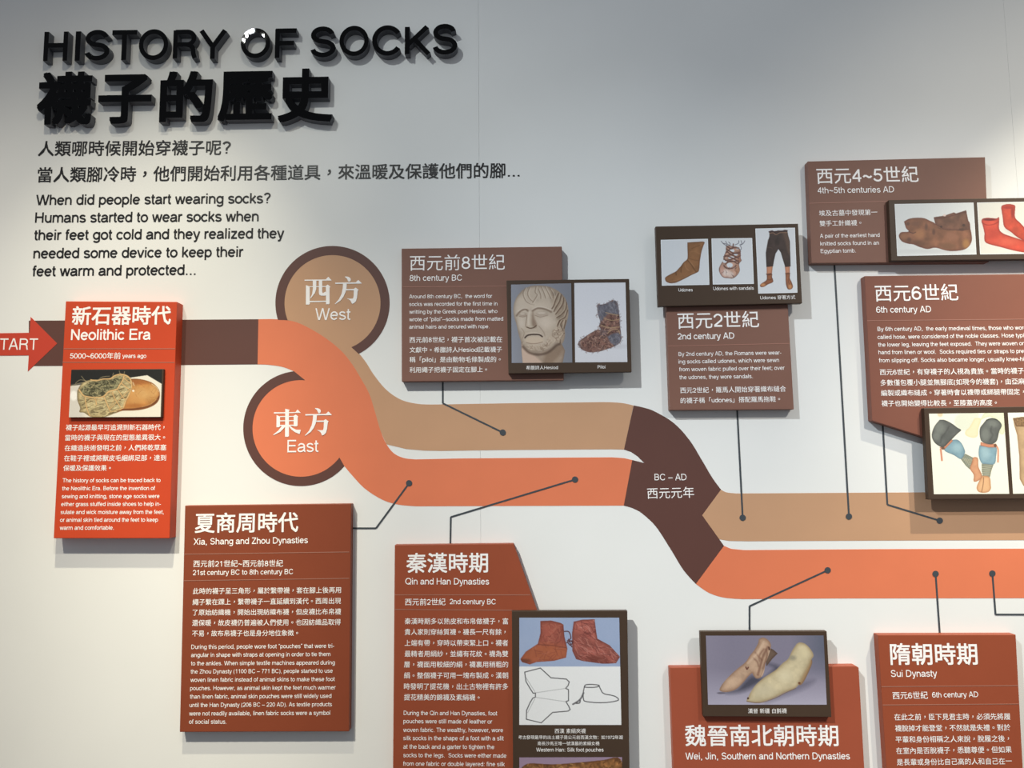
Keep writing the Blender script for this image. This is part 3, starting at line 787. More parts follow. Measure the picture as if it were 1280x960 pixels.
class Canvas:
    def __init__(s, fr, quad, bgc, dens=1.8):
        s.fr, s.quad = fr, quad
        q = np.array(quad, float); sc = FR[fr][2]; s.sc = sc
        w = max(np.linalg.norm(q[1] - q[0]), np.linalg.norm(q[2] - q[3])) / sc
        h = max(np.linalg.norm(q[3] - q[0]), np.linalg.norm(q[2] - q[1])) / sc
        s.nx, s.ny = int(w * dens) + 2, int(h * dens) + 2
        u, v = np.meshgrid(np.linspace(0, 1, s.nx), np.linspace(0, 1, s.ny))
        u, v = u.ravel(), v.ravel(); s.u, s.v = u, v
        p = (q[0] * ((1 - u) * (1 - v))[:, None] + q[1] * (u * (1 - v))[:, None] + q[2] * (u * v)[:, None] + q[3] * ((1 - u) * v)[:, None])
        s.X, s.Y = p[:, 0], p[:, 1]
        s.C = np.tile(np.array(bgc, float), (len(u), 1))
        s.soft = sc * 0.7
        s.rnd = random.Random(7)

    def over(s, a, c):
        c = np.array(c, float)
        s.C += (c - s.C) * a[:, None]

    def segd(s, pts, closed):
        d = np.full(len(s.X), 1e9)
        n = len(pts)
        for i in range(n if closed else n - 1):
            (ax, ay), (bx, by) = pts[i], pts[(i + 1) % n]
            dx, dy = bx - ax, by - ay; L = dx * dx + dy * dy + 1e-9
            t = np.clip(((s.X - ax) * dx + (s.Y - ay) * dy) / L, 0, 1)
            d = np.minimum(d, (s.X - ax - t * dx) ** 2 + (s.Y - ay - t * dy) ** 2)
        return np.sqrt(d)

    def sd(s, pts):
        ins = np.zeros(len(s.X), bool); n = len(pts)
        for i in range(n):
            (ax, ay), (bx, by) = pts[i], pts[(i + 1) % n]
            if ay == by: continue
            c = ((ay > s.Y) != (by > s.Y)) & (s.X < (bx - ax) * (s.Y - ay) / (by - ay) + ax)
            ins ^= c
        d = s.segd(pts, True)
        return np.where(ins, -d, d)

    def poly(s, pts, c, sm=True, soft=None, alpha=1.0, edge=None, ew=None, noise=0, ns=40, seed=1, clip=None):
        if sm:
            pts = smooth(list(pts) + [pts[0]], 4)[:-1]
        d = s.sd(pts); so = soft or s.soft
        a = np.clip(0.5 - d / so, 0, 1)
        if clip is not None: a = a * clip
        s.over(a * alpha, c)
        if noise:
            n = (fbm(s.X, s.Y, ns, seed) - 0.5) * 2 * noise
            s.C *= (1 + n * a)[:, None]
        if edge is not None:
            e = a * np.exp(-np.maximum(-d, 0) / (ew or s.soft * 2))
            s.over(e, edge)
        return a

    def stroke(s, pts, wd, c, sm=True, alpha=1.0, soft=None, clip=None):
        if sm and len(pts) > 2: pts = smooth(pts, 4)
        d = s.segd(pts, False); so = soft or s.soft
        a = np.clip(0.5 - (d - wd / 2) / so, 0, 1) * alpha
        if clip is not None: a = a * clip
        s.over(a, c)
        return a

    def ell(s, cx, cy, rx, ry, c, alpha=1.0, soft=0.5, clip=None):
        d = np.sqrt(((s.X - cx) / rx) ** 2 + ((s.Y - cy) / ry) ** 2)
        a = np.clip((1 + soft / 2 - d) / soft, 0, 1) * alpha
        if clip is not None: a = a * clip
        s.over(a, c)
        return a

    def squig(s, n, mask, cols, ln, wd, alpha=0.7, box=None, ang=None, curl=0.6, free=False):
        x0, x1, y0, y1 = box; k = 0; tries = 0
        while k < n and tries < n * 8:
            tries += 1
            x, y = s.rnd.uniform(x0, x1), s.rnd.uniform(y0, y1)
            i = np.argmin((s.X - x) ** 2 + (s.Y - y) ** 2)
            if mask[i] < 0.6: continue
            a = s.rnd.uniform(0, 6.28) if ang is None else ang + s.rnd.uniform(-.4, .4)
            pts = [(x, y)]
            for _ in range(3):
                a += s.rnd.uniform(-curl, curl); x += math.cos(a) * ln / 3; y += math.sin(a) * ln / 3; pts.append((x, y))
            m_ = (np.abs(s.X - pts[0][0]) < ln * 1.5) & (np.abs(s.Y - pts[0][1]) < ln * 1.5)
            X, Y, C = s.X, s.Y, s.C
            s.X, s.Y, s.C = X[m_], Y[m_], C[m_]
            s.stroke(pts, wd, s.rnd.choice(cols), sm=False, alpha=alpha, clip=None if free else mask[m_])
            C[m_] = s.C; s.X, s.Y, s.C = X, Y, C
            k += 1

    def build(s, parent, t, label=None, grain=0.02):
        A = [np.array(P(*Z(s.fr, *q), t)) for q in s.quad]
        u, v = s.u, s.v
        # sample through the pixel mapping so that what was drawn lands where it was drawn
        x0, y0, sc = FR[s.fr]
        px_, py_ = x0 + s.X / sc, y0 + s.Y / sc
        d = np.stack([px_ - 640, 480 - py_, np.full_like(px_, -F_PX)], 1) @ np.array(MR).T
        W = np.array(CAM) + d * ((D - t) / d[:, 1])[:, None]
        s.C = s.C * 0.86 + s.C.mean(1, keepdims=True) * 0.14
        C = np.clip(s.C * 0.97 + (np.random.RandomState(3).rand(len(u), 1) - 0.5) * 255 * grain, 0, 255) / 255
        lin = np.where(C <= 0.04045, C / 12.92, ((C + 0.055) / 1.055) ** 2.4)
        nx, ny = s.nx, s.ny
        idx = np.arange(nx * ny).reshape(ny, nx)
        f = np.stack([idx[:-1, :-1], idx[1:, :-1], idx[1:, 1:], idx[:-1, 1:]], -1).reshape(-1, 4)
        me = bpy.data.meshes.new('photo_print')
        me.vertices.add(len(W)); me.vertices.foreach_set('co', W.ravel())
        me.loops.add(f.size); me.loops.foreach_set('vertex_index', f.ravel().astype(np.int32))
        me.polygons.add(len(f)); me.polygons.foreach_set('loop_start', np.arange(0, f.size, 4, dtype=np.int32))
        me.polygons.foreach_set('loop_total', np.full(len(f), 4, np.int32))
        me.update(calc_edges=True)
        at = me.color_attributes.new('ink', 'FLOAT_COLOR', 'POINT')
        at.data.foreach_set('color', np.concatenate([lin, np.ones((len(W), 1))], 1).astype(np.float32).ravel())
        o = link('photo_print', me, print_mat(), parent)
        if label: o['label'] = label
        return o


def picture_board(pts, t0, t1, label, m_side=None):
    return board('picture_panel', pts, t0, t1, M_PIC, label, 'picture', GI, 0.001, m_side, 'backing_board')


def captions(lines, t, parent):
    for ln in lines: text('caption_lettering', [ln], t, parent)


# --- straw stuffed shoe
pn = picture_board(ZP('neo', [(89, 68), (1226, 60), (1207, 657), (57, 660)]), TN, TPN, 'small landscape picture of a straw-stuffed leather shoe on the red-orange panel')
pn['group'] = GI
c = Canvas('neo', [(90, 72), (1207, 68), (1188, 650), (60, 655)], (36, 36, 34), 2.0)
c.poly([(50, 275), (165, 262), (800, 170), (1025, 138), (1215, 252), (1215, 670), (50, 670)], (236, 229, 212), sm=False)
c.poly([(50, 275), (165, 262), (260, 240), (240, 670), (50, 670)], (212, 206, 198), sm=False, soft=60, alpha=0.8)
c.ell(120, 390, 45, 60, (250, 246, 240), 0.9)
a = c.poly([(800, 185), (900, 183), (1000, 200), (1090, 235), (1150, 290), (1178, 350), (1172, 430), (1130, 490), (1050, 535), (950, 562), (850, 572), (720, 575), (600, 600), (700, 400)], (198, 130, 62), edge=(120, 66, 30), ew=16, noise=0.18, ns=120)
c.ell(960, 370, 150, 80, (226, 174, 104), 0.75, 1.2, a); c.ell(860, 430, 80, 90, (214, 150, 80), 0.7, 1.2, a)
c.ell(900, 225, 120, 30, (168, 92, 40), 0.7, 1.0, a); c.ell(1110, 330, 50, 70, (224, 170, 100), 0.6, 1.0, a)
c.ell(870, 515, 120, 25, (180, 105, 45), 0.7, 1.0, a)
c.stroke([(720, 562), (850, 556), (960, 540), (1060, 510), (1130, 465), (1172, 400)], 20, (112, 58, 30), alpha=0.85, clip=a)
c.stroke([(960, 528), (1060, 496), (1130, 440)], 6, (214, 160, 96), alpha=0.8)
c.stroke([(1080, 245), (1140, 290), (1165, 340)], 7, (238, 214, 168), alpha=0.8)
c.squig(30, a, [(150, 86, 40), (228, 180, 112)], 60, 5, 0.35, (850, 1170, 200, 550))
st = c.poly([(165, 330), (220, 240), (330, 195), (450, 195), (560, 180), (620, 140), (700, 120), (780, 140), (825, 190), (838, 260), (810, 350), (770, 450), (735, 530), (650, 590), (540, 640), (430, 662), (320, 645), (250, 600), (190, 590), (200, 540), (165, 440)], (184, 164, 116), edge=(110, 90, 56), ew=10, noise=0.35, ns=50)
op = c.poly([(205, 320), (300, 230), (450, 205), (600, 190), (690, 150), (725, 200), (640, 300), (540, 330), (480, 395), (370, 408), (260, 395)], (104, 100, 72), noise=0.5, ns=36, soft=16)
c.squig(110, op, [(70, 66, 44), (178, 172, 126), (200, 184, 130), (50, 46, 30)], 60, 7, 0.8, (200, 730, 140, 410))
c.squig(170, st * (1 - op), [(222, 204, 150), (112, 94, 60), (200, 182, 130), (232, 216, 164), (84, 70, 44)], 90, 7, 0.75, (160, 830, 180, 650), ang=-0.25, curl=0.3)
NET = (230, 184, 120)
for pts, wd in [([(185, 315), (215, 360), (255, 395), (370, 412), (480, 402), (550, 340), (650, 310), (690, 250), (725, 195), (738, 150)], 15), ([(330, 195), (400, 205), (480, 185), (570, 180), (620, 145), (690, 125)], 13),
                ([(690, 125), (770, 145), (820, 195), (832, 280), (795, 385), (755, 460), (730, 540)], 15), ([(258, 400), (268, 480), (290, 570), (320, 640)], 12), ([(378, 420), (392, 450), (400, 500)], 12),
                ([(492, 405), (525, 480), (550, 540), (575, 590)], 13), ([(598, 345), (612, 400), (650, 465), (700, 540)], 11), ([(655, 310), (700, 370), (725, 410), (760, 440)], 10), ([(705, 235), (760, 280), (815, 320)], 11),
                ([(740, 180), (790, 215), (828, 250)], 10), ([(560, 560), (620, 500), (690, 430), (760, 360), (828, 300)], 8), ([(575, 590), (650, 570), (730, 540)], 10), ([(560, 350), (600, 380), (625, 430), (560, 540)], 6), ([(300, 430), (370, 440), (480, 440)], 6)]:
    c.stroke(pts, wd + 6, (92, 70, 40), alpha=0.45); c.stroke(pts, wd, NET)
for pts in [[(215, 150), (255, 200), (290, 232), (380, 270), (465, 315)], [(60, 280), (180, 240), (280, 225)], [(140, 240), (200, 195), (300, 215)], [(600, 140), (610, 110)], [(690, 120), (680, 85)], [(740, 120), (745, 95)], [(420, 200), (470, 160), (560, 150)]]:
    c.stroke(pts, 6, (190, 172, 128), alpha=0.8)
c.ell(852, 330, 14, 12, (246, 236, 216)); c.stroke([(848, 225), (862, 265)], 7, (240, 220, 180))
c.build(pn, TPN + 0.0004, 'photo of a net-tied straw shoe with a brown leather toe')

# --- bust and fur boot
pb = picture_board([(633, 350.5), (786.5, 348.5), (789.6, 465), (635.5, 467)], TB, TP, 'dark picture panel with a marble head and a hairy boot, beside the 8th century text')
c = Canvas('k', [(98, 112), (632, 100), (642, 805), (104, 808)], (138, 138, 148), 2.0)
c.over(np.clip((c.X - 420) / 300, 0, 1) * 0.5, (112, 116, 128)); c.over(np.clip((200 - c.X) / 150, 0, 1) * 0.6, (150, 158, 176))
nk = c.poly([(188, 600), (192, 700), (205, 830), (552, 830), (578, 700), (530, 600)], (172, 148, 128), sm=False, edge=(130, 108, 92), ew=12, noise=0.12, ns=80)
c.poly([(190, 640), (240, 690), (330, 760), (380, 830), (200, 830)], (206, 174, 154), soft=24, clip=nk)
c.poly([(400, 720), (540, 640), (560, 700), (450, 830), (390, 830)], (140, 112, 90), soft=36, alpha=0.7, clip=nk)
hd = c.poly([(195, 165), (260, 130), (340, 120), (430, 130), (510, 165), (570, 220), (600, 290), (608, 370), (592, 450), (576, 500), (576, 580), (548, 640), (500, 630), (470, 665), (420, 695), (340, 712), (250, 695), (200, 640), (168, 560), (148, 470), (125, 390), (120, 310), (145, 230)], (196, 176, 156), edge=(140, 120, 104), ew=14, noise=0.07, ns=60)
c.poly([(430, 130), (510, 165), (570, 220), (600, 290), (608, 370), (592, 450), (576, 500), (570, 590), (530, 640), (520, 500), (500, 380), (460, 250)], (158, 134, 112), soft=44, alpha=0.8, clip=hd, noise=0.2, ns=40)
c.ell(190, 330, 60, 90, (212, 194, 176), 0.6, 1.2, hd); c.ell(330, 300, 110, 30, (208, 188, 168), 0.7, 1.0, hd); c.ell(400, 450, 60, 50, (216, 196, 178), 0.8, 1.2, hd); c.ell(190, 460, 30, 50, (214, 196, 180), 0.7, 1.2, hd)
for pts in [[(225, 140), (205, 190), (225, 250), (262, 280), (305, 292)], [(262, 140), (245, 190), (262, 235), (296, 262)], [(320, 130), (312, 180), (330, 205), (290, 272)], [(365, 130), (388, 180), (405, 230)], [(400, 130), (430, 190), (452, 235)], [(445, 150), (470, 190), (478, 230)], [(340, 150), (360, 200), (362, 235)]]:
    c.stroke(pts, 7, (138, 114, 96), alpha=0.75); c.stroke([(x + 11, y + 2) for x, y in pts], 7, (214, 196, 176), alpha=0.6)
for pts in [[(520, 190), (495, 250), (478, 300), (462, 325)], [(545, 200), (530, 260), (500, 310), (480, 350)], [(565, 230), (560, 280), (530, 330), (495, 375)], [(590, 270), (585, 330), (550, 375), (505, 405)], [(600, 340), (580, 400), (540, 425), (515, 470)], [(560, 430), (540, 470), (560, 520)], [(585, 430), (570, 500)], [(530, 430), (510, 480), (520, 520), (480, 520)], [(570, 545), (540, 590), (535, 630)]]:
    c.stroke(pts, 10, (104, 78, 60), alpha=0.8, clip=hd); c.stroke([(x - 12, y - 3) for x, y in pts], 6, (206, 184, 160), alpha=0.7, clip=hd)
c.stroke([(148, 388), (180, 350), (222, 330), (248, 345)], 13, (128, 104, 86), soft=14); c.stroke([(290, 345), (335, 322), (400, 330), (455, 355)], 13, (132, 108, 90), soft=14)
c.stroke([(285, 330), (340, 308), (400, 316), (450, 335)], 9, (220, 202, 184), alpha=0.7); c.stroke([(160, 350), (200, 325), (240, 322)], 8, (220, 202, 184), alpha=0.7)
c.ell(205, 378, 36, 18, (174, 152, 134), 0.9); c.ell(200, 372, 22, 9, (206, 188, 170), 0.9); c.stroke([(168, 392), (205, 400), (238, 388)], 5, (134, 110, 92), alpha=0.8)
c.ell(370, 372, 52, 20, (184, 162, 144), 0.9); c.ell(368, 364, 36, 10, (210, 192, 174), 0.9); c.stroke([(310, 384), (360, 400), (425, 384)], 5, (140, 116, 98), alpha=0.8)
c.poly([(292, 350), (305, 410), (328, 465), (315, 495), (285, 470), (282, 400)], (146, 120, 100), soft=20, alpha=0.85)
c.stroke([(262, 355), (252, 420), (255, 465)], 16, (218, 200, 182), soft=14, alpha=0.8)
c.stroke([(240, 390), (228, 480), (245, 492)], 6, (134, 110, 92), alpha=0.8)
c.stroke([(240, 490), (268, 500), (300, 494), (322, 476)], 9, (92, 66, 50), alpha=0.9)
c.stroke([(190, 500), (215, 540), (200, 590)], 6, (150, 126, 108), alpha=0.7); c.stroke([(345, 480), (385, 530), (400, 570)], 7, (158, 134, 116), alpha=0.7)
c.ell(305, 606, 82, 32, (208, 184, 160), 1, 0.4)
c.stroke([(222, 584), (244, 564), (280, 556), (315, 555), (350, 558), (376, 574)], 12, (66, 46, 38))
c.stroke([(235, 545), (300, 538), (360, 548)], 10, (212, 192, 172), alpha=0.7)
c.stroke([(235, 628), (280, 636), (330, 634), (378, 622)], 6, (140, 112, 94), alpha=0.8)
be = c.poly([(170, 560), (225, 640), (390, 640), (440, 560), (520, 480), (570, 560), (500, 640), (420, 690), (340, 708), (250, 692), (200, 640)], (188, 164, 142), soft=20, alpha=0.45, clip=hd)
c.squig(70, be, [(150, 124, 104), (216, 194, 170), (134, 108, 88)], 34, 6, 0.6, (180, 570, 490, 700), curl=1.4)
c.stroke([(205, 665), (260, 716), (345, 734), (430, 712), (500, 655), (530, 640)], 18, (84, 62, 50), alpha=0.75, soft=18)
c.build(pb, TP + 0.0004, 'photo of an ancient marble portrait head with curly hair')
c = Canvas('k', [(660, 98), (1115, 93), (1132, 800), (668, 803)], (224, 223, 230), 2.0)
c.over(np.clip((c.Y - 560) / 240, 0, 1) * 0.35, (200, 198, 206)); c.ell(1000, 660, 130, 20, (196, 192, 200), 0.6, 1.4)
bt = c.poly([(865, 292), (930, 285), (1000, 252), (1042, 272), (1055, 340), (1062, 400), (1066, 480), (1076, 560), (1072, 615), (1035, 650), (965, 680), (885, 705), (800, 713), (735, 692), (697, 645), (710, 612), (780, 560), (850, 520), (895, 510), (880, 480), (892, 440), (870, 370)], (128, 90, 80), noise=0.3, ns=26, edge=(104, 76, 72), ew=6)
gz = c.poly([(855, 285), (1000, 240), (1060, 270), (1058, 375), (960, 372), (895, 440), (865, 380)], (112, 108, 118), soft=22, clip=bt, noise=0.25, ns=16)
gz2 = c.poly([(955, 575), (1010, 545), (1076, 550), (1080, 620), (1030, 655), (985, 630)], (110, 106, 118), soft=16, clip=bt, noise=0.25, ns=16)
c.ell(925, 545, 36, 34, (112, 96, 100), 0.7, 0.8, bt)
c.squig(210, bt * (1 - gz) * (1 - gz2), [(180, 134, 112), (82, 50, 42), (156, 104, 88), (70, 44, 40), (196, 156, 136)], 26, 5, 0.85, (690, 1080, 380, 715), curl=1.6)
c.squig(90, np.maximum(gz, gz2), [(84, 82, 94), (150, 146, 156)], 26, 4, 0.7, (855, 1080, 245, 660), ang=1.4)
ring_ = (np.abs(c.sd([(865, 292), (930, 285), (1000, 252), (1042, 272), (1055, 340), (1066, 480), (1076, 560), (1072, 615), (965, 680), (885, 705), (800, 713), (735, 692), (697, 645), (710, 612), (780, 560), (895, 510), (880, 480), (892, 440), (870, 370)])) < 14).astype(float)
c.squig(160, ring_, [(110, 84, 82), (130, 120, 128), (94, 66, 62), (150, 112, 100)], 13, 4, 0.7, (690, 1085, 245, 720), curl=1.2, free=True)
for pts in [[(940, 360), (985, 372), (1050, 386)], [(895, 470), (960, 495), (1060, 488)], [(960, 540), (1000, 512), (1045, 512), (1066, 550)], [(925, 410), (990, 430), (1062, 420)]]:
    c.stroke(pts, 6, (186, 152, 112))
c.build(pb, TP + 0.0004, 'photo of a brown and grey hairy boot on white')
captions([('k', '希臘詩人Hesiod', 233, 869, 515, 866), ('k', 'Piloi', 868, 858, 936, 857)], TP, pb)

# --- udones
pu = picture_board([(819.3, 283), (997.7, 279.5), (1002.8, 379), (822.7, 383)], TB, TP, 'dark picture panel with three prints of socks, sandals and trousers, above the 2nd century text')
UB = (219, 222, 227)


def white_frame(c, w):
    b = np.minimum(np.minimum(c.u, 1 - c.u) * c.nx, np.minimum(c.v, 1 - c.v) * c.ny)
    c.over(np.clip(w - b, 0, 1), (240, 243, 246))


c = Canvas('ud', [(95, 118), (803, 102), (825, 792), (112, 805)], UB, 2.2); white_frame(c, 2.2)
a = c.poly([(495, 158), (620, 150), (746, 148), (735, 200), (715, 260), (700, 320), (690, 380), (680, 440), (676, 510), (668, 565), (650, 600), (560, 643), (450, 700), (340, 752), (290, 765), (230, 765), (180, 745), (162, 712), (170, 678), (240, 635), (320, 595), (355, 560), (400, 510), (440, 455), (492, 410), (500, 350), (497, 250)], (152, 102, 62), edge=(100, 58, 34), ew=9, noise=0.1, ns=90)
for pts, w_, cc in [([(500, 425), (545, 480), (590, 550), (625, 595)], 12, (96, 60, 34)), ([(515, 420), (560, 470), (605, 530)], 8, (182, 132, 88)), ([(425, 480), (402, 550), (400, 600)], 16, (108, 68, 38)), ([(320, 600), (328, 645)], 14, (96, 60, 36)), ([(560, 250), (620, 222), (680, 200)], 9, (112, 72, 42)),
                    ([(530, 400), (600, 420), (670, 430)], 8, (120, 78, 46)), ([(240, 740), (360, 715), (480, 660), (600, 600)], 7, (176, 126, 82)), ([(460, 470), (470, 530), (520, 580)], 10, (178, 126, 84)), ([(540, 300), (600, 290), (690, 330)], 12, (168, 116, 74))]:
    c.stroke(pts, w_, cc, alpha=0.75, clip=a, soft=14)
c.build(pu, TP + 0.0004, 'print of a single brown cloth sock')
c = Canvas('sa', [(112, 98), (722, 90), (748, 778), (132, 788)], UB, 2.4); white_frame(c, 2.4)
LN = (84, 54, 50)
a = c.poly([(330, 215), (380, 202), (430, 215), (500, 225), (540, 262), (548, 330), (550, 395), (562, 430), (525, 480), (535, 580), (490, 655), (430, 695), (370, 692), (290, 680), (242, 625), (225, 555), (250, 490), (290, 420), (306, 345), (328, 290)], (196, 150, 128), edge=LN, ew=7, noise=0.22, ns=60)
c.ell(330, 610, 60, 50, (232, 212, 202), 0.9, 0.8, a); c.ell(400, 640, 45, 45, (228, 206, 196), 0.8, 0.8, a); c.ell(500, 560, 30, 70, (180, 124, 92), 0.8, 0.8, a); c.ell(525, 380, 24, 90, (170, 112, 84), 0.8, 0.8, a)
c.ell(265, 570, 30, 60, (208, 150, 134), 0.7, 0.8, a)
for e in [(420, 280, 38, 24), (478, 336, 30, 18), (408, 385, 45, 22), (458, 438, 24, 18), (386, 497, 46, 36), (310, 440, 30, 24), (505, 240, 26, 18)]:
    c.ell(*e, (216, 222, 230), 1, 0.25)
for pts in [[(296, 372), (400, 335), (545, 296)], [(320, 425), (430, 402), (545, 352)], [(328, 310), (420, 238), (520, 240)], [(335, 250), (430, 310), (545, 325)], [(296, 400), (380, 440), (520, 430)], [(320, 480), (400, 430), (500, 470)], [(300, 500), (340, 540), (430, 540), (480, 500)], [(340, 290), (400, 330), (520, 390)], [(350, 220), (420, 250), (440, 180)], [(310, 350), (380, 370), (500, 430), (520, 470)]]:
    c.stroke(pts, 17, (128, 86, 74)); c.stroke([(x, y + 8) for x, y in pts], 5, (60, 36, 34), alpha=0.8)
c.squig(40, a, [(70, 44, 42), (214, 186, 172)], 40, 5, 0.6, (230, 560, 500, 690), ang=1.57)
for pts in [[(258, 138), (290, 175), (335, 205)], [(325, 140), (345, 175), (380, 200)], [(370, 150), (392, 175), (385, 200)], [(522, 130), (515, 170), (460, 195)], [(612, 132), (585, 175), (540, 190)], [(555, 130), (570, 175), (560, 195)], [(540, 200), (560, 240), (545, 280)], [(290, 170), (330, 180), (350, 210)]]:
    c.stroke(pts, 8, (72, 70, 84), alpha=0.9)
c.build(pu, TP + 0.0004, 'print of a foot seen from the front in laced sandals')
c = Canvas('tr', [(38, 52), (490, 42), (520, 785), (72, 795)], UB, 2.2); white_frame(c, 2.0)
for pl, cc in [([(168, 480), (236, 480), (226, 572), (170, 578)], (210, 138, 100)), ([(376, 480), (432, 480), (430, 565), (384, 568)], (212, 138, 102))]:
    c.poly(pl, cc, sm=False, edge=(150, 86, 60), ew=7)
a1 = c.poly([(168, 570), (226, 566), (228, 610), (242, 650), (228, 670), (180, 690), (140, 715), (105, 720), (92, 702), (110, 680), (150, 655), (170, 630)], (166, 96, 58), edge=(92, 48, 28), ew=8, noise=0.2)
a2 = c.poly([(384, 562), (430, 560), (432, 620), (452, 665), (466, 715), (450, 742), (415, 746), (396, 715), (386, 660)], (166, 96, 58), edge=(92, 48, 28), ew=8, noise=0.2)
c.ell(125, 695, 28, 16, (214, 144, 88), 0.9, 0.8, a1); c.ell(435, 715, 22, 26, (208, 138, 82), 0.9, 0.8, a2)
c.stroke([(165, 572), (190, 582), (222, 572)], 10, (100, 52, 38)); c.stroke([(382, 566), (410, 574), (432, 562)], 8, (110, 60, 40)); c.stroke([(175, 630), (205, 640), (235, 625)], 6, (110, 62, 38)); c.stroke([(425, 600), (415, 650), (430, 690)], 6, (116, 66, 40))
a = c.poly([(200, 88), (300, 78), (402, 72), (412, 130), (432, 200), (436, 330), (440, 484), (380, 490), (352, 400), (330, 325), (302, 285), (268, 340), (250, 420), (240, 482), (166, 490), (158, 330), (182, 200), (200, 140)], (66, 50, 46), sm=False, edge=(40, 28, 28), ew=8, noise=0.2, ns=50)
c.poly([(350, 110), (405, 100), (430, 200), (436, 360), (400, 300), (380, 200)], (100, 74, 60), soft=26, alpha=0.8, clip=a); c.stroke([(175, 265), (230, 275)], 6, (104, 78, 62), alpha=0.7); c.stroke([(185, 180), (165, 300)], 5, (104, 78, 62), alpha=0.7)
c.stroke([(196, 90), (230, 80), (260, 92), (300, 80), (340, 86), (370, 74), (402, 76)], 13, (62, 34, 32)); c.stroke([(200, 110), (240, 100), (275, 122), (320, 100), (400, 98)], 8, (150, 108, 84)); c.ell(290, 200, 26, 40, (44, 32, 30), 0.6, 1, a)
c.build(pu, TP + 0.0004, 'print of short dark trousers worn with brown foot coverings')
captions([('l', 'Udones', 280, 549, 384, 548), ('l', 'Udones with sandals', 533, 540, 828, 535), ('l', 'Udones 穿著方式', 875, 609, 1130, 605)], TP, pu)

# --- egyptian socks
pe = picture_board([(1110.8, 250), (1336, 246.2), (1341, 323.4), (1114, 326)], TB, TP, 'dark picture panel with a brown sock and red socks, at the top right')
c = Canvas('eg', [(62, 76), (805, 62), (833, 550), (87, 565)], (218, 221, 220), 2.0); white_frame(c, 1.5)
c.ell(450, 520, 300, 20, (196, 198, 198), 0.6, 1.2)
a = c.poly([(152, 240), (200, 215), (270, 205), (340, 210), (390, 232), (430, 250), (440, 256), (460, 260), (600, 230), (750, 230), (775, 310), (788, 380), (785, 430), (755, 480), (700, 508), (600, 518), (530, 508), (470, 490), (430, 487), (370, 498), (300, 480), (240, 455), (190, 448), (130, 425), (103, 378), (125, 342), (196, 335), (170, 300)], (136, 86, 60), edge=(104, 52, 40), ew=8, noise=0.3, ns=90)
b_ = c.poly([(432, 200), (530, 186), (620, 155), (640, 165), (735, 135), (752, 220), (775, 310), (700, 330), (600, 320), (520, 312), (450, 270), (440, 240)], (116, 76, 58), sm=False, edge=(96, 54, 44), ew=8, noise=0.22, ns=60)
for e, cc in [((300, 358, 50, 44), (170, 112, 72)), ((735, 450, 34, 44), (178, 122, 66)), ((600, 380, 60, 40), (152, 98, 72)), ((500, 290, 9, 9), (60, 36, 30)), ((712, 275, 14, 12), (64, 42, 36)), ((690, 315, 24, 10), (76, 50, 40)), ((430, 340, 14, 26), (98, 62, 48)), ((200, 412, 18, 20), (98, 62, 48)), ((188, 262, 18, 16), (100, 66, 52)), ((360, 290, 14, 30), (104, 68, 52)), ((260, 260, 40, 20), (122, 78, 58)), ((560, 470, 70, 30), (124, 82, 56)), ((150, 380, 30, 26), (150, 98, 66))]:
    c.ell(*e, cc, 0.85, 0.8, np.maximum(a, b_))
c.stroke([(435, 214), (530, 205), (620, 180), (735, 150)], 8, (92, 50, 42), alpha=0.8); c.stroke([(470, 300), (540, 318), (640, 320), (770, 312)], 7, (96, 62, 48), alpha=0.7); c.stroke([(196, 335), (235, 350), (260, 340)], 7, (84, 50, 40)); c.ell(532, 182, 14, 10, (226, 200, 190))
c.build(pe, TP + 0.0004, 'photo of a brown knitted sock with a split toe')
c = Canvas('eg', [(838, 62), (1590, 48), (1622, 540), (867, 550)], (222, 218, 208), 1.8); white_frame(c, 1.5)
RD = (146, 36, 28)
c.stroke([(1120, 320), (1260, 420), (1420, 470)], 40, (200, 196, 190), alpha=0.6, soft=30)
a = c.poly([(1066, 115), (1075, 90), (1130, 76), (1185, 85), (1197, 105), (1195, 200), (1245, 255), (1320, 330), (1420, 390), (1470, 430), (1440, 455), (1340, 445), (1230, 395), (1160, 340), (1095, 290), (1080, 200)], (204, 68, 44), edge=RD, ew=9, noise=0.14, ns=60)
c.ell(1130, 108, 46, 14, (168, 44, 34), 0.9, 0.6); c.ell(1170, 160, 12, 46, (130, 36, 34), 0.6, 1, a); c.ell(1200, 310, 30, 24, (176, 62, 40), 0.7, 1, a)
a = c.poly([(880, 240), (890, 215), (940, 206), (1020, 212), (1045, 204), (1046, 310), (1080, 350), (1140, 375), (1280, 420), (1400, 450), (1475, 485), (1470, 520), (1380, 535), (1280, 530), (1180, 512), (1060, 480), (960, 455), (918, 435), (906, 400), (908, 350), (893, 280)], (216, 72, 50), edge=RD, ew=10, noise=0.12, ns=70)
c.ell(955, 222, 58, 11, (110, 26, 28), 0.95, 0.6); c.stroke([(885, 252), (930, 272), (990, 268), (1044, 240)], 7, RD, alpha=0.8); c.ell(985, 350, 50, 60, (190, 56, 40), 0.6, 1.2, a); c.ell(1130, 430, 90, 30, (228, 92, 66), 0.7, 1.2, a)
c.build(pe, TP + 0.0004, 'photo of a pair of red socks')

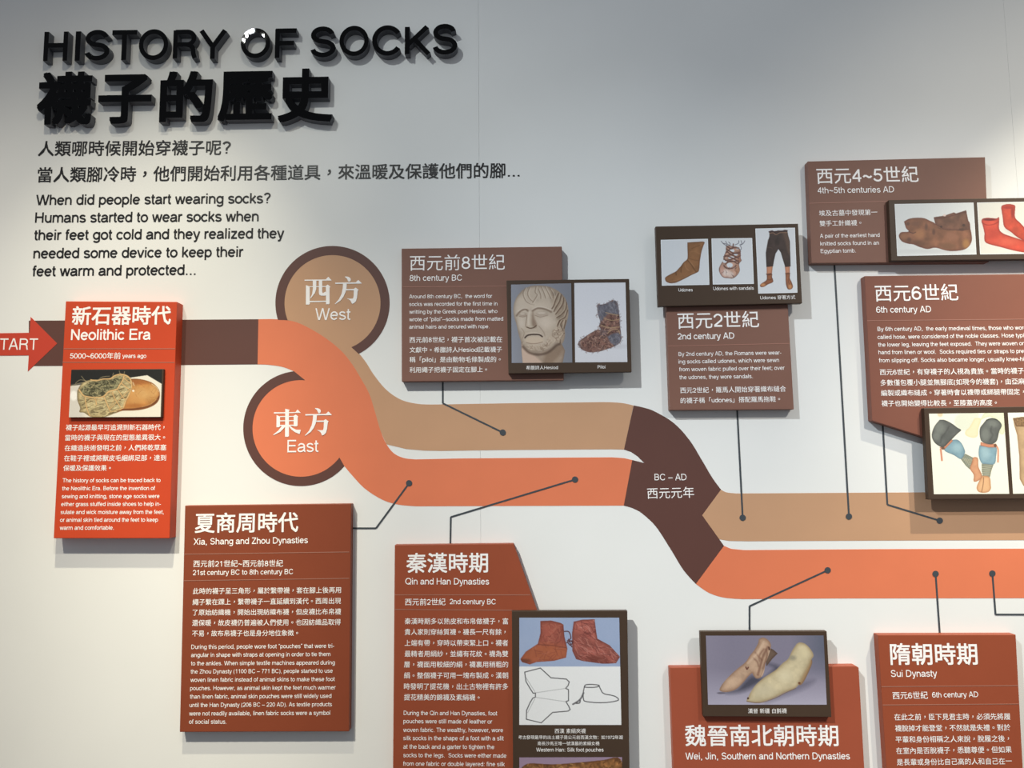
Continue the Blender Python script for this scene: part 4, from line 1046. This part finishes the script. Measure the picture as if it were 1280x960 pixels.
# --- medieval legs
pm = picture_board([(1155, 510), (1352, 507.2), (1357, 622.8), (1160.5, 624.4)], TB, TP, 'dark picture panel with painted medieval legs, overlapping the tan band')
c = Canvas('me', [(48, 93), (765, 85), (818, 862), (95, 866)], (250, 246, 226), 2.0)
c.poly([(290, 170), (330, 100), (500, 80), (520, 130), (440, 250), (330, 235)], (228, 230, 208), soft=20); c.poly([(545, 150), (600, 80), (765, 80), (770, 270), (725, 275), (740, 200), (640, 120)], (232, 234, 204), soft=14, edge=(206, 208, 160), ew=8)
c.poly([(485, 140), (545, 145), (520, 240), (512, 305), (470, 322), (405, 300), (400, 262), (440, 220)], (240, 228, 186), soft=10, edge=(226, 208, 150), ew=6); c.ell(155, 98, 26, 26, (242, 206, 160), 0.8)


def thigh(pts, hl):
    a = c.poly(pts, (100, 102, 98), edge=(64, 64, 62), ew=6, noise=0.1, ns=60)
    for e in hl: c.ell(*e, (128, 132, 124), 0.8, 0.9, a)
    return a


c.poly([(355, 530), (395, 478), (470, 515), (462, 560), (440, 628), (400, 590)], (152, 158, 140), sm=False, edge=(116, 116, 96), ew=6)
for i in range(6):
    c.stroke([(372 + i * 14, 545 + i * 14), (410 + i * 10, 490 + i * 12)], 5, (112, 112, 92), alpha=0.8); c.stroke([(368 + i * 15, 520 + i * 16), (470, 540 + i * 8)], 5, (222, 204, 160), alpha=0.6)
c.poly([(470, 515), (495, 510), (518, 525), (522, 600), (540, 645), (557, 690), (540, 722), (500, 745), (476, 738), (478, 680), (442, 620), (460, 565)], (226, 160, 116), edge=(170, 100, 66), ew=7, noise=0.06)
bl = c.poly([(272, 345), (320, 343), (360, 378), (386, 430), (392, 470), (355, 528), (290, 492), (192, 437)], (130, 166, 180), edge=(90, 120, 138), ew=6, noise=0.06); c.ell(320, 420, 50, 40, (162, 194, 202), 0.7, 1, bl)
c.poly([(150, 420), (262, 335), (276, 355), (195, 436)], (224, 144, 108), sm=False, edge=(160, 92, 64), ew=5)
c.stroke([(160, 435), (166, 480), (172, 540)], 18, (222, 140, 106)); c.ell(182, 425, 16, 14, (110, 76, 56), 0.9)
thigh([(150, 152), (200, 155), (270, 190), (320, 228), (356, 250), (325, 280), (295, 310), (250, 355), (190, 412), (140, 400), (95, 360), (75, 300), (98, 220)], [(150, 230, 50, 60), (120, 310, 34, 40)])
c.stroke([(240, 215), (210, 270), (170, 320), (160, 370)], 12, (76, 76, 74), alpha=0.6, soft=14)
c.poly([(555, 572), (668, 580), (645, 640), (632, 702), (570, 702), (556, 640)], (156, 160, 142), sm=False, edge=(116, 116, 96), ew=6)
for i in range(6):
    c.stroke([(556, 590 + i * 19), (655 - i * 4, 600 + i * 17)], 5, (112, 112, 92), alpha=0.8); c.stroke([(556, 602 + i * 18), (650 - i * 4, 590 + i * 18)], 4, (222, 206, 164), alpha=0.6)
c.poly([(560, 690), (628, 702), (640, 780), (642, 810), (620, 842), (570, 852), (522, 840), (506, 800), (530, 740)], (240, 184, 130), edge=(180, 112, 70), ew=8); c.stroke([(572, 705), (568, 770), (553, 845)], 5, (120, 70, 44))
bl = c.poly([(535, 395), (620, 415), (694, 415), (692, 500), (676, 575), (600, 575), (552, 565), (527, 500), (526, 440)], (134, 170, 184), sm=True, edge=(96, 126, 144), ew=6, noise=0.06); c.ell(590, 470, 40, 60, (166, 198, 206), 0.7, 1, bl)
c.poly([(543, 365), (620, 388), (690, 382), (692, 416), (620, 416), (543, 398)], (224, 144, 108), sm=False, edge=(160, 92, 64), ew=5)
c.stroke([(690, 395), (710, 430), (712, 490), (710, 556)], 15, (222, 140, 106)); c.ell(684, 398, 14, 16, (110, 76, 56), 0.9)
thigh([(598, 152), (640, 138), (700, 148), (745, 200), (722, 262), (702, 345), (670, 378), (630, 386), (572, 370), (542, 335), (536, 240), (568, 190)], [(660, 190, 46, 34), (590, 290, 40, 70)])
c.stroke([(650, 215), (640, 260), (660, 300), (630, 350)], 12, (76, 76, 74), alpha=0.5, soft=14); c.stroke([(600, 155), (650, 140), (700, 152)], 8, (56, 58, 52))
c.build(pm, TP + 0.0004, 'watercolour of two legs in blue hose with wrapped ankles')
c = Canvas('me', [(805, 84), (1455, 76), (1490, 852), (855, 862)], (250, 246, 228), 1.6)
a = c.poly([(855, 135), (950, 128), (1120, 128), (1118, 300), (1098, 500), (1110, 620), (1300, 700), (1400, 760), (1380, 800), (1200, 810), (1010, 815), (955, 785), (920, 720), (915, 500), (895, 300), (868, 210)], (200, 164, 120), sm=False, edge=(150, 110, 74), ew=10, noise=0.1, ns=80)
c.poly([(853, 138), (940, 124), (1120, 126), (1120, 218), (885, 215)], (150, 114, 76), sm=False, noise=0.4, ns=14, edge=(110, 76, 50), ew=8)
c.build(pm, TP + 0.0004, 'photo of a beige woven stocking, partly shown')

# --- silk pouches
pz = picture_board([(639.8, 763.8), (784.2, 763.4), (787.6, 1008), (641.6, 1008)], TB, TP, 'tall dark picture panel with red silk foot pouches and line drawings')
c = Canvas('si', [(45, 35), (660, 35), (673, 695), (45, 695)], (236, 236, 237), 2.0)
c.over((c.Y < 336).astype(float), (152, 170, 206)); c.over((c.Y < 336) * (fbm(c.X, c.Y, 120, 5) - 0.3) * 0.5, (176, 186, 214))
SB = (168, 84, 68)
a1 = c.poly([(175, 56), (240, 53), (300, 68), (316, 78), (322, 150), (340, 225), (332, 280), (260, 300), (150, 308), (110, 322), (62, 308), (52, 290), (85, 245), (160, 195), (176, 130)], SB, sm=False, edge=(118, 56, 44), ew=7, noise=0.18, ns=50)
c.poly([(52, 290), (85, 240), (160, 195), (330, 215), (335, 285), (150, 312), (62, 308)], (182, 96, 56), soft=40, alpha=0.7, clip=a1)
a2 = c.poly([(380, 60), (430, 48), (508, 45), (516, 110), (525, 165), (600, 205), (664, 275), (640, 315), (560, 318), (440, 302), (395, 290), (372, 240), (370, 130)], (168, 88, 76), sm=False, edge=(116, 58, 50), ew=7, noise=0.18, ns=50)
c.squig(70, a1, [(128, 60, 50), (196, 116, 92), (140, 66, 50)], 46, 4, 0.5, (50, 340, 50, 320)); c.squig(130, a2, [(108, 50, 46), (206, 136, 122), (126, 58, 52)], 50, 4, 0.6, (370, 664, 45, 318), ang=0.5)
c.stroke([(160, 200), (240, 205), (335, 220)], 5, (120, 58, 46), alpha=0.7); c.ell(80, 300, 34, 12, (96, 52, 40), 0.6, 1, a1); c.ell(510, 285, 70, 22, (116, 54, 44), 0.6, 1, a2)
for pts in [[(322, 120), (350, 122), (362, 160), (340, 178)], [(335, 190), (360, 178), (375, 190)], [(348, 168), (368, 215)], [(345, 190), (360, 205), (375, 180), (355, 178)]]:
    c.stroke(pts, 6, (92, 48, 50))
KL = (58, 56, 60)
for pts in [[(130, 500), (108, 465), (86, 428), (78, 370), (175, 345), (240, 405), (335, 413), (352, 430), (346, 452), (330, 470), (348, 478), (348, 545), (332, 552), (348, 578), (358, 600), (345, 610), (250, 618), (180, 682), (88, 660), (90, 605), (110, 560), (128, 530), (144, 524), (144, 498), (130, 500)]]:
    c.stroke(pts, 5, KL, sm=False)
for pts in [[(145, 497), (330, 470)], [(145, 525), (330, 552)], [(84, 400), (140, 490)], [(96, 620), (140, 535)]]:
    c.stroke(pts, 3, (150, 150, 152), sm=False, alpha=0.8)
for pts in [[(445, 462), (438, 500), (440, 535), (452, 550), (520, 558), (580, 557), (630, 550), (656, 540), (640, 522), (610, 512), (575, 506), (556, 495), (545, 475), (535, 453)], [(445, 462), (455, 448), (500, 446), (536, 452), (520, 462), (475, 464), (445, 462)]]:
    c.stroke(pts, 5, KL)
c.stroke([(440, 498), (425, 530), (405, 550), (375, 568)], 10, (84, 82, 86), alpha=0.8); c.stroke([(420, 545), (415, 560), (395, 562)], 7, KL, alpha=0.8)
c.build(pz, TP + 0.0004, 'print of two red silk pouches above outline pattern drawings')
c = Canvas('si', [(45, 895), (677, 893), (681, 1160), (45, 1160)], (158, 132, 158), 1.6)
a = c.poly([(62, 955), (110, 932), (250, 938), (420, 926), (560, 912), (668, 908), (672, 1110), (90, 1110)], (150, 98, 52), edge=(96, 56, 34), ew=10, noise=0.5, ns=24)
c.squig(120, a, [(206, 158, 86), (96, 56, 30), (184, 128, 66)], 22, 7, 0.6, (60, 672, 905, 1110), curl=1.5)
c.build(pz, TP + 0.0004, 'photo of a gold and brown brocade sock, partly shown')
captions([('u', '西漢 素絹夾襪', 290, 762, 467, 762), ('u', '考古發現最早的出土襪子是公元前西漢文物：如1972年湖', 82, 796, 678, 796), ('u', '南長沙馬王堆一號漢墓的素絹女襪', 192, 831, 545, 831), ('u', 'Western Han: Silk foot pouches', 184, 866, 569, 866)], TP, pz)

# --- felt socks
pf = picture_board([(875.3, 789.3), (1033.5, 788.9), (1039.4, 896.4), (879, 895.6)], TB, TP, 'dark picture panel with two beige felt socks on grey, above the Wei Jin heading')
c = Canvas('we', [(55, 72), (1163, 70), (1193, 722), (76, 722)], (130, 124, 146), 2.0)
c.over(np.clip((c.Y - 380) / 340, 0, 1) * 0.8, (184, 178, 200)); c.over(np.clip((c.X - 850) / 300, 0, 1) * np.clip((520 - c.Y) / 300, 0, 1) * 0.7, (84, 92, 112)); c.over(np.clip((300 - c.X) / 300, 0, 1) * 0.3, (160, 152, 172))
c.poly([(350, 575), (480, 450), (600, 470), (700, 380), (650, 340), (760, 380), (640, 470), (420, 590), (250, 610)], (58, 58, 74), soft=60, alpha=0.8); c.poly([(960, 500), (1080, 490), (1000, 560), (800, 640), (620, 700), (800, 600)], (96, 92, 112), soft=60, alpha=0.6); c.ell(200, 612, 40, 10, (84, 78, 92), 0.7)
c.poly([(650, 185), (690, 205), (730, 240), (680, 290), (625, 360), (620, 280)], (112, 90, 76), sm=False, edge=(80, 60, 50), ew=10)
a = c.poly([(555, 105), (590, 90), (630, 105), (665, 150), (662, 200), (640, 270), (615, 340), (600, 420), (575, 462), (530, 475), (500, 440), (490, 425), (450, 460), (400, 520), (340, 575), (270, 600), (205, 598), (185, 575), (225, 510), (300, 430), (370, 370), (430, 320), (470, 260), (510, 210), (545, 150)], (196, 160, 132), edge=(140, 104, 82), ew=16, noise=0.12, ns=50)
for pts, w_ in [([(640, 180), (600, 250), (575, 330), (545, 440)], 22), ([(600, 200), (560, 260), (580, 300)], 14), ([(520, 230), (550, 270), (560, 310)], 10), ([(500, 280), (540, 320), (550, 360)], 10), ([(620, 200), (630, 260), (590, 380)], 10)]:
    c.stroke(pts, w_, (124, 84, 66), alpha=0.7, soft=16, clip=a)
c.stroke([(600, 130), (570, 190), (520, 260), (450, 330)], 16, (220, 188, 160), alpha=0.6, soft=20, clip=a); c.stroke([(655, 200), (640, 280), (610, 380), (580, 455)], 9, (206, 172, 146), clip=a); c.stroke([(432, 368), (442, 388), (455, 370)], 12, (104, 60, 50)); c.stroke([(648, 182), (652, 205)], 11, (74, 44, 38)); c.ell(300, 510, 60, 40, (212, 176, 146), 0.7, 1.2, a)
a = c.poly([(1045, 290), (1055, 330), (1010, 440), (965, 520), (930, 535), (900, 480), (1000, 350)], (172, 140, 98), edge=(120, 86, 60), ew=10)
a = c.poly([(910, 150), (940, 136), (990, 150), (1040, 200), (1068, 258), (1045, 300), (1015, 370), (975, 440), (940, 510), (900, 562), (800, 605), (700, 655), (620, 685), (560, 700), (490, 700), (440, 688), (455, 650), (480, 600), (530, 530), (600, 470), (660, 430), (720, 390), (780, 330), (830, 290), (870, 210)], (208, 192, 154), edge=(158, 134, 98), ew=18, noise=0.09, ns=60)
c.ell(870, 280, 34, 22, (150, 142, 122), 0.8, 1, a); c.ell(800, 450, 60, 50, (222, 208, 172), 0.7, 1.2, a); c.ell(600, 590, 90, 50, (202, 188, 156), 0.7, 1.2, a); c.ell(980, 230, 40, 50, (220, 204, 162), 0.7, 1.2, a)
c.ell(452, 662, 9, 10, (80, 50, 34)); c.ell(935, 518, 12, 9, (110, 60, 40)); c.stroke([(440, 690), (560, 704), (700, 662), (800, 612), (900, 568)], 7, (120, 90, 70), alpha=0.8)
c.build(pf, TP + 0.0004, 'photo of a pair of beige felt socks on a purple-grey ground')
captions([('v', '漢晉 新疆 白氈襪', 546, 530, 775, 529)], TP, pf)

bpy.data.objects.remove(_fo); bpy.data.curves.remove(_fc)
